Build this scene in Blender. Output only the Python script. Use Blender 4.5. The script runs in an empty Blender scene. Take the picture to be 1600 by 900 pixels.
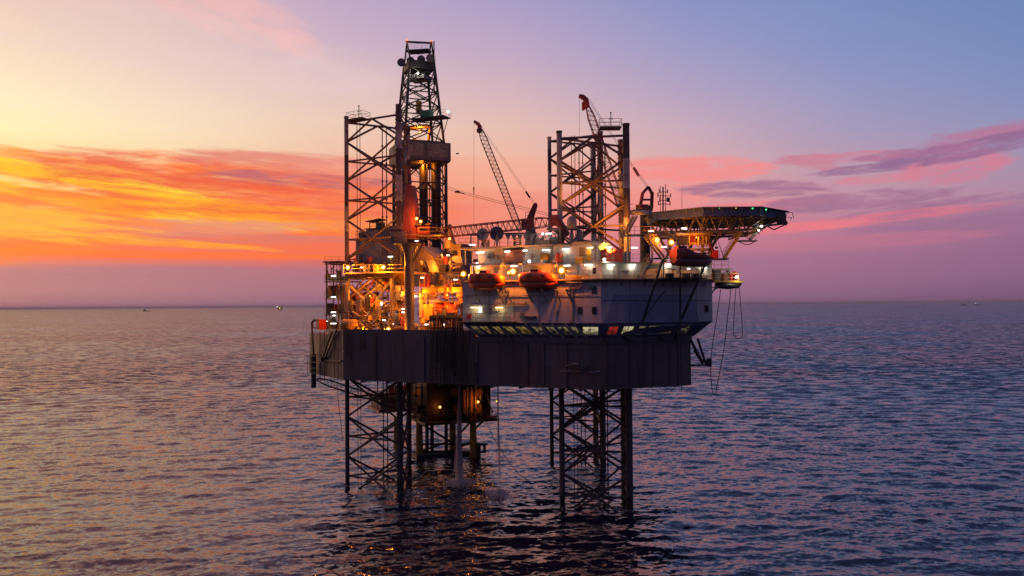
import bpy, bmesh, math, random
import numpy as np
from mathutils import Vector, Matrix

S = bpy.context.scene
COL = S.collection
rnd = random.Random(7)

# ------------------------------------------------------------------ camera
CAM_H = 30.0
F = 1244.4                                     # focal length in photo pixels (28 mm on 36 mm)
PITCH, ROLL = math.radians(1.22), math.radians(0.42)
cam_data = bpy.data.cameras.new('camera')
cam_data.lens = 28.0
cam_data.sensor_width = 36.0
cam_data.clip_start = 0.5
cam_data.clip_end = 200000.0
cam = bpy.data.objects.new('camera', cam_data)
COL.objects.link(cam)
CAM_R = (Matrix.Rotation(math.pi / 2 + PITCH, 3, 'X') @ Matrix.Rotation(-ROLL, 3, 'Z'))
cam.matrix_world = Matrix.Translation((0, 0, CAM_H)) @ CAM_R.to_4x4()
S.camera = cam


def ray(px, py):
    return CAM_R @ Vector((px - 800.0, 450.0 - py, -F))


def at(px, py, Y):
    """World point seen at photo pixel (px, py) at a distance Y in front of the camera."""
    d = ray(px, py)
    return Vector((d.x / d.y * Y, Y, CAM_H + d.z / d.y * Y))


def azel(px, py):
    d = ray(px, py).normalized()
    return math.degrees(math.atan2(d.x, d.y)), math.degrees(math.asin(d.z))


# ------------------------------------------------------------------ colour helpers
def lin(c):
    r = []
    for v in c[:3]:
        v = v / 255.0
        r.append(v / 12.92 if v <= 0.04045 else ((v + 0.055) / 1.055) ** 2.4)
    return (r[0], r[1], r[2], 1.0)


class NT:
    """small helper for building node trees"""
    def __init__(self, tree):
        self.t = tree
        tree.nodes.clear()

    def n(self, typ, **kw):
        nd = self.t.nodes.new(typ)
        for k, v in kw.items():
            setattr(nd, k, v)
        return nd

    def put(self, sock, v):
        if isinstance(v, bpy.types.NodeSocket):
            self.t.links.new(v, sock)
        elif v is not None:
            sock.default_value = v

    def math(self, op, a, b=None, c=None, clamp=False):
        nd = self.n('ShaderNodeMath', operation=op, use_clamp=clamp)
        for i, v in enumerate((a, b, c)):
            self.put(nd.inputs[i], v)
        return nd.outputs[0]

    def mix(self, fac, a, b, blend='MIX'):
        nd = self.n('ShaderNodeMix', data_type='RGBA', blend_type=blend)
        self.put(nd.inputs[0], fac)
        self.put(nd.inputs[6], a)
        self.put(nd.inputs[7], b)
        return nd.outputs[2]

    def sstep(self, v, lo, hi, a=0.0, b=1.0):
        nd = self.n('ShaderNodeMapRange', interpolation_type='SMOOTHSTEP')
        self.put(nd.inputs[0], v)
        for i, x in enumerate((lo, hi, a, b)):
            self.put(nd.inputs[i + 1], x)
        return nd.outputs[0]

    def xyz(self, x=0.0, y=0.0, z=0.0):
        nd = self.n('ShaderNodeCombineXYZ')
        for i, v in enumerate((x, y, z)):
            self.put(nd.inputs[i], v)
        return nd.outputs[0]

    def noise(self, vec, scale=1.0, detail=3.0, rough=0.5, dist=0.0, col=False):
        nd = self.n('ShaderNodeTexNoise')
        self.put(nd.inputs['Vector'], vec)
        self.put(nd.inputs['Scale'], scale)
        self.put(nd.inputs['Detail'], detail)
        self.put(nd.inputs['Roughness'], rough)
        self.put(nd.inputs['Distortion'], dist)
        return nd.outputs[1 if col else 0]

    def ramp(self, fac, stops):
        nd = self.n('ShaderNodeValToRGB')
        cr = nd.color_ramp
        cr.interpolation = 'EASE' if False else 'LINEAR'
        stops = sorted(stops)
        cr.elements[0].position = stops[0][0]
        cr.elements[0].color = stops[0][1]
        cr.elements[1].position = stops[-1][0]
        cr.elements[1].color = stops[-1][1]
        for p, c in stops[1:-1]:
            e = cr.elements.new(p)
            e.color = c
        self.put(nd.inputs[0], fac)
        return nd.outputs[0]


# ------------------------------------------------------------------ world: dusk sky with clouds
world = bpy.data.worlds.new('World')
S.world = world
world.use_nodes = True
W = NT(world.node_tree)
geo = W.n('ShaderNodeTexCoord')
nrm = W.n('ShaderNodeVectorMath', operation='NORMALIZE')
W.put(nrm.inputs[0], geo.outputs['Generated'])
sep = W.n('ShaderNodeSeparateXYZ')
W.put(sep.inputs[0], nrm.outputs[0])
DEG = 180.0 / math.pi
AZ = W.math('MULTIPLY', W.math('ARCTAN2', sep.outputs[0], sep.outputs[1]), DEG)
EL = W.math('MULTIPLY', W.math('ARCSINE', sep.outputs[2]), DEG)
ELT = W.math('DIVIDE', W.math('ADD', EL, 2.0), 50.0, clamp=True)

def sky_column(px, stops, upper):
    st = []
    for py, c in stops:
        st.append(((azel(px, py)[1] + 2.0) / 50.0, lin(c)))
    st.append((0.62, lin(upper[0])))
    st.append((1.0, lin(upper[1])))
    return W.ramp(ELT, st)

cols = []
cols.append((azel(0, 450)[0], sky_column(0, [(486, (150, 108, 126)), (455, (172, 122, 134)), (420, (186, 122, 130)), (398, (244, 124, 94)), (340, (250, 150, 96)), (300, (252, 180, 104)),
    (240, (255, 220, 150)), (200, (255, 240, 184)), (150, (254, 236, 196)), (90, (250, 224, 194)), (0, (238, 205, 188))],
    ((253, 178, 158), (190, 136, 154)))))
cols.append((azel(250, 450)[0], sky_column(250, [(484, (150, 108, 128)), (455, (172, 120, 134)), (420, (184, 118, 130)), (398, (240, 116, 96)), (340, (250, 140, 92)), (290, (250, 178, 126)),
    (250, (252, 216, 166)), (200, (250, 226, 190)), (150, (244, 218, 196)), (90, (234, 206, 194)), (0, (222, 188, 188))],
    ((240, 174, 164), (168, 130, 158)))))
cols.append((azel(520, 450)[0], sky_column(520, [(482, (144, 104, 130)), (455, (166, 112, 132)), (420, (186, 108, 124)), (392, (236, 108, 90)), (340, (250, 124, 78)), (280, (240, 154, 118)),
    (240, (240, 192, 166)), (190, (236, 202, 184)), (130, (222, 192, 192)), (70, (206, 178, 194)), (0, (192, 168, 196))],
    ((178, 164, 186), (108, 116, 162)))))
cols.append((azel(800, 450)[0], sky_column(800, [(479, (140, 100, 130)), (450, (164, 108, 132)), (410, (204, 112, 122)), (350, (244, 136, 112)), (300, (246, 158, 130)), (250, (240, 180, 156)),
    (200, (230, 186, 174)), (150, (214, 178, 184)), (80, (192, 166, 194)), (0, (168, 155, 197))],
    ((112, 128, 182), (84, 100, 156)))))
cols.append((azel(1080, 450)[0], sky_column(1080, [(476, (142, 98, 130)), (440, (162, 106, 136)), (400, (184, 110, 138)), (350, (222, 120, 134)), (300, (222, 148, 150)), (250, (214, 166, 170)),
    (200, (200, 166, 184)), (140, (176, 158, 192)), (70, (152, 149, 197)), (0, (133, 141, 195))],
    ((92, 110, 168), (72, 90, 144)))))
cols.append((azel(1330, 450)[0], sky_column(1330, [(474, (132, 92, 128)), (440, (150, 100, 134)), (400, (164, 104, 138)), (350, (184, 114, 144)), (300, (194, 142, 162)), (250, (184, 150, 174)),
    (200, (164, 150, 186)), (140, (146, 147, 193)), (70, (127, 140, 193)), (0, (116, 137, 191))],
    ((80, 100, 156), (66, 82, 136)))))
cols.append((azel(1600, 450)[0], sky_column(1600, [(471, (122, 86, 124)), (440, (134, 92, 132)), (400, (144, 96, 138)), (350, (158, 104, 144)), (300, (178, 132, 160)), (250, (166, 142, 174)),
    (190, (142, 142, 186)), (140, (127, 138, 187)), (70, (113, 134, 187)), (0, (105, 130, 183))],
    ((66, 86, 144), (58, 74, 126)))))
dusk = [(-2, (52, 48, 76)), (2, (62, 56, 90)), (8, (80, 70, 112)), (18, (80, 80, 126)), (48, (70, 84, 136))]
cols.append((95.0, W.ramp(ELT, [((e + 2.0) / 50.0, lin(c)) for e, c in dusk])))
base = cols[0][1]
for (a0, c0), (a1, c1) in zip(cols, cols[1:]):
    f = W.math('DIVIDE', W.math('SUBTRACT', AZ, a0), a1 - a0, clamp=True)
    base = W.mix(f, base, c1)
# left of the frame the glow fades off into the dusk behind the camera
f = W.sstep(AZ, -60.0, -135.0)
base = W.mix(f, base, cols[-1][1])


def cloud(px, py, hw, hh, slope, color, sx, sy, thr, soft, seed, amount=1.0, edge=0.55, detail=5.0, dist=0.8, rough=0.66):
    """a drifting patch of cloud: centre and half sizes given in photo pixels, slope = rise per run"""
    global base
    a0, e0 = azel(px, py)
    k = 1 / 21.7
    da = W.math('SUBTRACT', AZ, a0)
    de = W.math('SUBTRACT', W.math('SUBTRACT', EL, e0), W.math('MULTIPLY', da, slope))
    r2 = W.math('ADD', W.math('POWER', W.math('ABSOLUTE', W.math('DIVIDE', da, hw * k)), 2.6),
                W.math('POWER', W.math('ABSOLUTE', W.math('DIVIDE', de, hh * k)), 2.0))
    win = W.math('SUBTRACT', 1.0, r2)
    n = W.noise(W.xyz(W.math('MULTIPLY', AZ, sx), W.math('MULTIPLY', de, sy), seed), 1.0, detail, rough, dist)
    v = W.math('ADD', n, W.math('MULTIPLY', W.math('MINIMUM', win, 0.55), edge))
    m = W.sstep(v, thr - soft, thr + soft, 0.0, amount)
    base = W.mix(m, base, lin(color))


# left: glowing bank
cloud(330, 384, 560, 28, 0.00, (250, 108, 68), 0.18, 1.7, 0.70, 0.28, 1.3, 0.75)
cloud(400, 312, 350, 66, -0.03, (255, 120, 44), 0.26, 1.6, 0.72, 0.24, 4.1, 0.95)
cloud(60, 262, 280, 22, -0.10, (252, 158, 66), 0.25, 1.8, 0.64, 0.16, 7.7, 0.9)
cloud(80, 270, 230, 12, -0.12, (255, 214, 50), 0.25, 2.2, 0.72, 0.14, 2.7, 0.95)
cloud(170, 308, 300, 30, -0.13, (255, 188, 34), 0.22, 2.2, 0.72, 0.16, 9.2, 0.95)
cloud(140, 312, 200, 16, -0.13, (255, 222, 52), 0.22, 2.4, 0.76, 0.14, 11.2, 0.9)
cloud(380, 334, 280, 20, -0.05, (255, 150, 30), 0.22, 2.0, 0.74, 0.18, 19.2, 0.9)
cloud(70, 289, 90, 7, -0.10, (255, 224, 150), 0.3, 2.0, 0.70, 0.18, 10.1, 0.8)
cloud(80, 366, 330, 8, -0.05, (255, 160, 44), 0.18, 2.2, 0.70, 0.16, 12.2, 0.85)
cloud(160, 396, 420, 6, 0.00, (255, 112, 44), 0.16, 2.2, 0.70, 0.18, 15.2, 0.8)
cloud(330, 274, 300, 30, -0.04, (236, 92, 62), 0.26, 2.0, 0.76, 0.16, 22.4, 0.8)
cloud(350, 310, 300, 40, -0.04, (238, 88, 56), 0.24, 2.6, 0.82, 0.14, 23.4, 0.75)
cloud(480, 262, 210, 24, -0.05, (226, 122, 112), 0.22, 1.6, 0.74, 0.2, 25.0, 0.8)
cloud(480, 282, 190, 14, -0.03, (172, 98, 118), 0.28, 2.2, 0.80, 0.15, 27.0, 0.65)
cloud(200, 354, 300, 16, 0.02, (228, 146, 122), 0.18, 1.6, 0.72, 0.2, 31.0, 0.75)
cloud(330, 372, 300, 9, 0.0, (200, 118, 120), 0.2, 2.0, 0.76, 0.2, 32.0, 0.6)
cloud(350, 18, 150, 44, -0.25, (248, 188, 182), 0.25, 0.9, 0.74, 0.28, 33.0, 0.7)
cloud(250, 60, 420, 60, -0.1, (236, 206, 204), 0.12, 0.6, 0.82, 0.3, 34.0, 0.5)
# the bank runs on to the left of the frame
cloud(-330, 340, 420, 70, 0.02, (254, 124, 50), 0.22, 1.5, 0.70, 0.24, 80.1, 0.9)
cloud(-260, 320, 380, 34, -0.05, (255, 186, 60), 0.22, 2.0, 0.72, 0.18, 82.1, 0.9)
# centre
cloud(760, 262, 360, 22, 0.0, (246, 158, 134), 0.10, 1.0, 0.72, 0.3, 41.0, 0.55)
cloud(760, 330, 360, 40, 0.0, (240, 118, 104), 0.10, 1.0, 0.74, 0.3, 42.0, 0.6)
# right: pink and mauve drifts
cloud(1085, 264, 130, 22, -0.05, (244, 124, 124), 0.34, 1.6, 0.70, 0.20, 44.0, 0.85)
cloud(1010, 300, 120, 40, 0.0, (246, 130, 122), 0.3, 1.2, 0.74, 0.26, 45.0, 0.7)
cloud(1170, 324, 120, 10, 0.03, (238, 108, 120), 0.30, 1.8, 0.72, 0.22, 48.0, 0.8)
cloud(1175, 296, 125, 15, -0.03, (160, 104, 140), 0.30, 1.6, 0.70, 0.18, 50.0, 0.85)
cloud(1330, 314, 150, 16, 0.03, (160, 106, 142), 0.32, 1.7, 0.71, 0.18, 53.0, 0.85)
cloud(1440, 322, 130, 6, 0.10, (164, 106, 142), 0.30, 2.2, 0.72, 0.18, 54.0, 0.7)
cloud(1310, 247, 110, 10, -0.02, (206, 116, 140), 0.40, 2.2, 0.72, 0.18, 59.0, 0.85)
cloud(1265, 256, 50, 9, -0.25, (200, 120, 142), 0.40, 2.2, 0.72, 0.18, 58.0, 0.7)
cloud(1365, 263, 95, 8, 0.04, (152, 104, 144), 0.40, 2.0, 0.70, 0.16, 60.0, 0.85)
cloud(1375, 279, 70, 8, 0.04, (220, 112, 134), 0.40, 2.0, 0.72, 0.2, 61.0, 0.7)
cloud(1490, 262, 75, 24, 0.10, (218, 108, 134), 0.36, 1.2, 0.72, 0.22, 56.0, 0.8)
cloud(1560, 206, 110, 13, 0.05, (184, 108, 144), 0.34, 1.6, 0.71, 0.18, 62.0, 0.85)
cloud(1530, 230, 150, 15, 0.12, (148, 100, 146), 0.34, 1.7, 0.70, 0.18, 65.0, 0.9)
cloud(1430, 238, 90, 8, 0.04, (170, 104, 144), 0.40, 2.2, 0.72, 0.18, 66.0, 0.8)
cloud(1370, 341, 190, 9, 0.07, (232, 102, 122), 0.24, 2.2, 0.73, 0.20, 47.0, 0.75)
cloud(1200, 358, 180, 9, 0.03, (240, 106, 118), 0.22, 2.2, 0.73, 0.22, 49.0, 0.75)
cloud(1330, 378, 200, 12, 0.02, (200, 104, 134), 0.22, 1.8, 0.75, 0.24, 51.0, 0.55)
cloud(1560, 330, 200, 26, 0.06, (140, 96, 140), 0.2, 1.3, 0.74, 0.24, 68.0, 0.5)
cloud(1250, 420, 420, 26, 0.0, (150, 100, 140), 0.14, 1.4, 0.78, 0.24, 70.0, 0.4)
cloud(300, 432, 420, 18, 0.0, (160, 116, 136), 0.14, 1.6, 0.78, 0.24, 71.0, 0.45)
hs_ = W.n('ShaderNodeHueSaturation')
W.put(hs_.inputs['Saturation'], W.sstep(AZ, -16.0, 14.0, 0.99, 0.92))
W.put(hs_.inputs['Color'], base)
base = hs_.outputs[0]
bg = W.n('ShaderNodeBackground')
W.put(bg.inputs[0], base)
bg.inputs[1].default_value = 1.0
SUN_AZ, SUN_EL = -42.0, 2.0
sky = W.n('ShaderNodeTexSky')
sky.sky_type = 'NISHITA'
sky.sun_disc = False
sky.sun_elevation = math.radians(SUN_EL)
sky.sun_rotation = math.radians(SUN_AZ)
bg2 = W.n('ShaderNodeBackground')
W.put(bg2.inputs[0], sky.outputs[0])
bg2.inputs[1].default_value = 0.006
add = W.n('ShaderNodeAddShader')
W.put(add.inputs[0], bg.outputs[0])
W.put(add.inputs[1], bg2.outputs[0])
out = W.n('ShaderNodeOutputWorld')
W.put(out.inputs[0], add.outputs[0])
world.cycles.sampling_method = 'MANUAL'
world.cycles.sample_map_resolution = 1024

# the last of the sun, low on the left behind the clouds
sun_data = bpy.data.lights.new('sun', 'SUN')
sun_data.energy = 0.35
sun_data.angle = math.radians(12)
sun_data.color = (1.0, 0.50, 0.26)
sun = bpy.data.objects.new('sun', sun_data)
COL.objects.link(sun)
a, e = math.radians(SUN_AZ), math.radians(SUN_EL + 2.0)
sun.rotation_euler = Vector((math.sin(a) * math.cos(e), math.cos(a) * math.cos(e), math.sin(e))).to_track_quat('Z', 'Y').to_euler()

S.view_settings.view_transform = 'Standard'
S.view_settings.look = 'None'
S.view_settings.exposure = 0.0
S.view_settings.gamma = 1.0
S.view_settings.use_curve_mapping = False
S.cycles.use_denoising = True
S.cycles.max_bounces = 6
S.cycles.diffuse_bounces = 3
S.cycles.glossy_bounces = 3
S.cycles.transparent_max_bounces = 12
S.cycles.sample_clamp_indirect = 4.0
S.cycles.caustics_reflective = False
S.cycles.caustics_refractive = False


# ------------------------------------------------------------------ sea
def build_sea():
    az = np.concatenate([np.radians(np.linspace(-180, -52, 60, endpoint=False)),
                         np.radians(np.linspace(-52, 52, 1250, endpoint=False)),
                         np.radians(np.linspace(52, 180, 61))[:-1]])
    rs = [6.0]
    while rs[-1] < 90000:
        r = rs[-1]
        if r < 70:
            d = 1.6
        else:
            d = max(0.26, 0.42 * r * r / (0.64 * F * CAM_H))
            d = min(d, r * 0.2)
        rs.append(r + d)
    r = np.array(rs)
    dr = np.gradient(r)
    nA, nR = len(az), len(r)
    X = (r[:, None] * np.sin(az)[None, :])
    Y = (r[:, None] * np.cos(az)[None, :])
    Z = np.zeros_like(X)
    DX = np.zeros_like(X)
    DY = np.zeros_like(X)
    daz = np.gradient(az)
    space = np.maximum(dr[:, None], r[:, None] * np.abs(daz)[None, :])
    rg = np.random.RandomState(3)
    wind = math.radians(-82)                       # waves run mostly towards the camera
    near = r < 2500
    n = int(near.sum())
    for i in range(110):
        lam = 0.8 * (12.0 / 0.8) ** (rg.rand() ** 1.15)
        th = wind + rg.normal(0, 0.55)
        k = 2 * math.pi / lam
        kx, ky = k * math.cos(th), k * math.sin(th)
        amp = 0.0029 * lam ** 0.90 * (0.5 + rg.rand())
        ph = rg.rand() * 6.283
        w = np.clip((lam / space[:n] - 2.2) / 2.0, 0, 1) * amp
        p = kx * X[:n] + ky * Y[:n] + ph
        Z[:n] += w * np.sin(p)
        q = 0.85 * w * np.cos(p)
        DX[:n] += math.cos(th) * q
        DY[:n] += math.sin(th) * q
    # patches of gust: waves swell and calm over tens of metres
    g = (1.0 + 0.28 * np.sin(X[:n] * 0.043 + 1.3 * np.sin(Y[:n] * 0.021)) * np.sin(Y[:n] * 0.057 + 0.9 * np.sin(X[:n] * 0.03) + 2.0))
    Z[:n] *= g
    X = X + DX
    Y = Y + DY
    nv = nA * nR
    co = np.stack([X, Y, Z], -1).reshape(-1, 3).astype(np.float32)
    ii, jj = np.meshgrid(np.arange(nR - 1), np.arange(nA), indexing='ij')
    j2 = (jj + 1) % nA
    quads = np.stack([ii * nA + jj, ii * nA + j2, (ii + 1) * nA + j2, (ii + 1) * nA + jj], -1).reshape(-1, 4)
    nq = len(quads)
    me = bpy.data.meshes.new('sea')
    co = np.vstack([co, [[0, 0, 0]]]).astype(np.float32)
    tri = np.stack([np.full(nA, nv), (np.arange(nA) + 1) % nA, np.arange(nA)], -1)
    me.vertices.add(nv + 1)
    me.vertices.foreach_set('co', co.ravel())
    loops = np.concatenate([quads[:, ::-1].ravel(), tri.ravel()]).astype(np.int32)
    me.loops.add(len(loops))
    me.loops.foreach_set('vertex_index', loops)
    starts = np.concatenate([np.arange(nq) * 4, nq * 4 + np.arange(nA) * 3]).astype(np.int32)
    me.polygons.add(nq + nA)
    me.polygons.foreach_set('loop_start', starts)
    me.polygons.foreach_set('use_smooth', np.ones(nq + nA, dtype=bool))
    me.update(calc_edges=True)
    ob = bpy.data.objects.new('sea', me)
    COL.objects.link(ob)
    ob['kind'] = 'structure'
    m = bpy.data.materials.new('sea_water')
    m.use_nodes = True
    T = NT(m.node_tree)
    tc = T.n('ShaderNodeNewGeometry')
    mp = T.n('ShaderNodeMapping')
    T.put(mp.inputs[0], tc.outputs['Position'])
    mp.inputs['Scale'].default_value = (0.62, 1.0, 1.0)
    # wavelets too small for the mesh: two octaves of slope, added to the surface normal
    mp2 = T.n('ShaderNodeMapping')
    T.put(mp2.inputs[0], tc.outputs['Position'])
    mp2.inputs['Scale'].default_value = (0.30, 0.55, 1.0)
    n1 = T.noise(mp.outputs[0], 1.5, 3.0, 0.65, 0.6, col=True)
    n2 = T.noise(mp2.outputs[0], 0.55, 2.0, 0.6, 0.6, col=True)
    n3 = T.noise(tc.outputs['Position'], 0.03, 2.0, 0.5, 0.0)
    cd = T.n('ShaderNodeVectorMath', operation='LENGTH')
    T.put(cd.inputs[0], tc.outputs['Position'])
    far = T.sstep(cd.outputs['Value'], 90.0, 420.0, 0.0, 1.0)     # long waves fade out of the mesh far off: the shader takes them over

    def slope(n, k):
        s_ = T.n('ShaderNodeVectorMath', operation='SUBTRACT')
        T.put(s_.inputs[0], n)
        s_.inputs[1].default_value = (0.5, 0.5, 0.5)
        m_ = T.n('ShaderNodeVectorMath', operation='MULTIPLY')
        T.put(m_.inputs[0], s_.outputs[0])
        T.put(m_.inputs[1], T.xyz(T.math('MULTIPLY', k, 0.8), T.math('MULTIPLY', k, 1.2), 0.0))
        return m_.outputs[0]

    def vadd(a_, b_):
        s_ = T.n('ShaderNodeVectorMath', operation='ADD')
        T.put(s_.inputs[0], a_)
        T.put(s_.inputs[1], b_)
        return s_.outputs[0]
    gust = T.noise(mp.outputs[0], 0.008, 3.0, 0.55, 0.6)              # wind patches and slicks, tens to hundreds of metres
    gk = T.sstep(gust, 0.36, 0.64, 0.45, 1.35)
    k1 = T.math('MULTIPLY_ADD', n3, 0.9, 0.42)
    k2 = T.math('MULTIPLY_ADD', far, 1.35, 0.22)
    nn = T.n('ShaderNodeVectorMath', operation='NORMALIZE')
    refl_tilt = T.xyz(0.0, T.math('MULTIPLY_ADD', far, -0.19, -0.03), 0.0)         # normals tilted this way, most far off, so the sea reflects higher sky
    T.put(nn.inputs[0], vadd(vadd(tc.outputs['Normal'], refl_tilt), vadd(slope(n1, T.math('MULTIPLY', k1, gk)), slope(n2, T.math('MULTIPLY', k2, gk)))))
    bs = T.n('ShaderNodeBsdfPrincipled')
    bs.inputs['Base Color'].default_value = (0.010, 0.010, 0.026, 1)
    bs.inputs['Roughness'].default_value = 0.11
    bs.inputs['IOR'].default_value = 1.78
    T.put(bs.inputs['Normal'], nn.outputs[0])
    o = T.n('ShaderNodeOutputMaterial')
    T.put(o.inputs[0], bs.outputs[0])
    me.materials.append(m)
    return ob

build_sea()


# ------------------------------------------------------------------ the thin evening haze over the sea
def build_haze():
    bm = bmesh.new()
    bmesh.ops.create_cube(bm, size=1.0)
    for v in bm.verts:
        v.co.x *= 200000.0
        v.co.y *= 200000.0
        v.co.z = 80.0 if v.co.z > 0 else -5.0
    me = bpy.data.meshes.new('haze')
    bm.to_mesh(me)
    bm.free()
    ob = bpy.data.objects.new('haze', me)
    COL.objects.link(ob)
    ob['kind'] = 'stuff'
    m = bpy.data.materials.new('haze_air')
    m.use_nodes = True
    T = NT(m.node_tree)
    v = T.n('ShaderNodeVolumePrincipled')
    v.inputs['Color'].default_value = (0.86, 0.78, 0.84, 1)
    v.inputs['Density'].default_value = 0.00003
    o = T.n('ShaderNodeOutputMaterial')
    T.put(o.inputs['Volume'], v.outputs[0])
    me.materials.append(m)

build_haze()


# ------------------------------------------------------------------ mesh and object helpers
class MB:
    """collects shapes given in world metres and links them as ONE mesh object"""
    def __init__(self):
        self.v, self.f, self.s = [], [], []

    def add(self, vs, fs, smooth=False):
        o = len(self.v)
        self.v += [Vector(p) for p in vs]
        self.f += [tuple(i + o for i in f) for f in fs]
        self.s += [smooth] * len(fs)
        return self

    def box(self, c, size, ax=(1, 0, 0), ay=None):
        c = Vector(c)
        ax = Vector(ax).normalized()
        ay = Vector((-ax.y, ax.x, 0)).normalized() if ay is None else Vector(ay).normalized()
        az = ax.cross(ay)
        h = [s / 2 for s in size]
        vs = [c + ax * (sx * h[0]) + ay * (sy * h[1]) + az * (sz * h[2]) for sz in (-1, 1) for sx, sy in ((-1, -1), (1, -1), (1, 1), (-1, 1))]
        return self.add(vs, [(3, 2, 1, 0), (4, 5, 6, 7), (0, 1, 5, 4), (1, 2, 6, 5), (2, 3, 7, 6), (3, 0, 4, 7)])

    def tube(self, p0, p1, r, n=6, r1=None, cap=True):
        p0, p1 = Vector(p0), Vector(p1)
        d = p1 - p0
        if d.length < 1e-5:
            return self
        d.normalize()
        a = d.orthogonal().normalized() if abs(d.z) < 0.999 else Vector((1, 0, 0))
        if abs(d.z) < 0.98:
            a = d.cross(Vector((0, 0, 1))).normalized()
        b = d.cross(a)
        r1 = r if r1 is None else r1
        vs = []
        for p, q in ((p0, r), (p1, r1)):
            for i in range(n):
                t = 2 * math.pi * (i + 0.5) / n
                vs.append(p + a * (q * math.cos(t)) + b * (q * math.sin(t)))
        fs = [(i, (i + 1) % n, n + (i + 1) % n, n + i) for i in range(n)]
        self.add(vs, fs, n > 5)
        if cap:
            self.add(vs[:n], [tuple(range(n))[::-1]])
            self.add(vs[n:], [tuple(range(n))])
        return self

    def path(self, pts, r, n=5):
        for a, b in zip(pts, pts[1:]):
            self.tube(a, b, r, n)
        return self

    def bar(self, p0, p1, w, h=None):
        p0, p1 = Vector(p0), Vector(p1)
        d = (p1 - p0)
        L = d.length
        d.normalize()
        ay = Vector((0, 0, 1)).cross(d)
        ay = Vector((0, 1, 0)) if ay.length < 1e-3 else ay.normalized()
        return self.box((p0 + p1) / 2, (L, w, h or w), d, ay)

    def lathe(self, c, prof, n=16, axis=(0, 0, 1), smooth=True):
        c, ax = Vector(c), Vector(axis).normalized()
        a = ax.orthogonal().normalized()
        b = ax.cross(a)
        vs, fs = [], []
        for r, z in prof:
            for i in range(n):
                t = 2 * math.pi * i / n
                vs.append(c + ax * z + a * (r * math.cos(t)) + b * (r * math.sin(t)))
        m = len(prof)
        for k in range(m - 1):
            for i in range(n):
                j = (i + 1) % n
                fs.append((k * n + i, k * n + j, (k + 1) * n + j, (k + 1) * n + i))
        self.add(vs, fs, smooth)
        self.add(vs[:n], [tuple(range(n))[::-1]])
        self.add(vs[-n:], [tuple(range(n))])
        return self

    def ball(self, c, r, n=12, sz=1.0):
        prof = [(max(0.001, r * math.sin(math.pi * k / 8)), -r * sz * math.cos(math.pi * k / 8)) for k in range(9)]
        return self.lathe(c, prof, n)

    def prism(self, poly, z0, z1, poly_top=None):
        t = poly_top or poly
        n = len(poly)
        vs = [Vector((p[0], p[1], z0)) for p in poly] + [Vector((p[0], p[1], z1)) for p in t]
        fs = [tuple(range(n))[::-1], tuple(range(n, 2 * n))] + [(i, (i + 1) % n, n + (i + 1) % n, n + i) for i in range(n)]
        return self.add(vs, fs)

    def slab(self, quad, thick):
        """a plate: outline of points, thickened along its own normal"""
        q = [Vector(p) for p in quad]
        nrm_ = (q[1] - q[0]).cross(q[-1] - q[0]).normalized() * thick
        n = len(q)
        return self.add(q + [p + nrm_ for p in q],
                        [tuple(range(n))[::-1], tuple(range(n, 2 * n))] + [(i, (i + 1) % n, n + (i + 1) % n, n + i) for i in range(n)])

    def build(self, name, mat, parent=None, label=None):
        me = bpy.data.meshes.new(name)
        org = Vector((0, 0, 0))
        p = parent
        while p is not None:
            org = org + Vector(p.location)
            p = p.parent
        me.from_pydata([v - org for v in self.v], [], self.f)
        me.polygons.foreach_set('use_smooth', self.s)
        bm = bmesh.new()
        bm.from_mesh(me)
        bmesh.ops.recalc_face_normals(bm, faces=bm.faces)
        bm.to_mesh(me)
        bm.free()
        me.materials.append(mat)
        ob = bpy.data.objects.new(name, me)
        COL.objects.link(ob)
        ob.parent = parent
        if label:
            ob['label'] = label
        return ob


def thing(name, label, cat, loc, group=None):
    o = bpy.data.objects.new(name, None)
    o.empty_display_size = 0.5
    COL.objects.link(o)
    o.location = loc
    o['label'] = label
    o['category'] = cat
    if group:
        o['group'] = group
    return o


def solo(mb, name, mat, label, cat, loc, group=None):
    """a thing that is one mesh, with its origin at loc"""
    loc = Vector(loc)
    mb.v = [v - loc for v in mb.v]
    o = mb.build(name, mat)
    o.location = loc
    o['label'] = label
    o['category'] = cat
    if group:
        o['group'] = group
    return o


# ------------------------------------------------------------------ materials
MATS = {}


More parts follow.
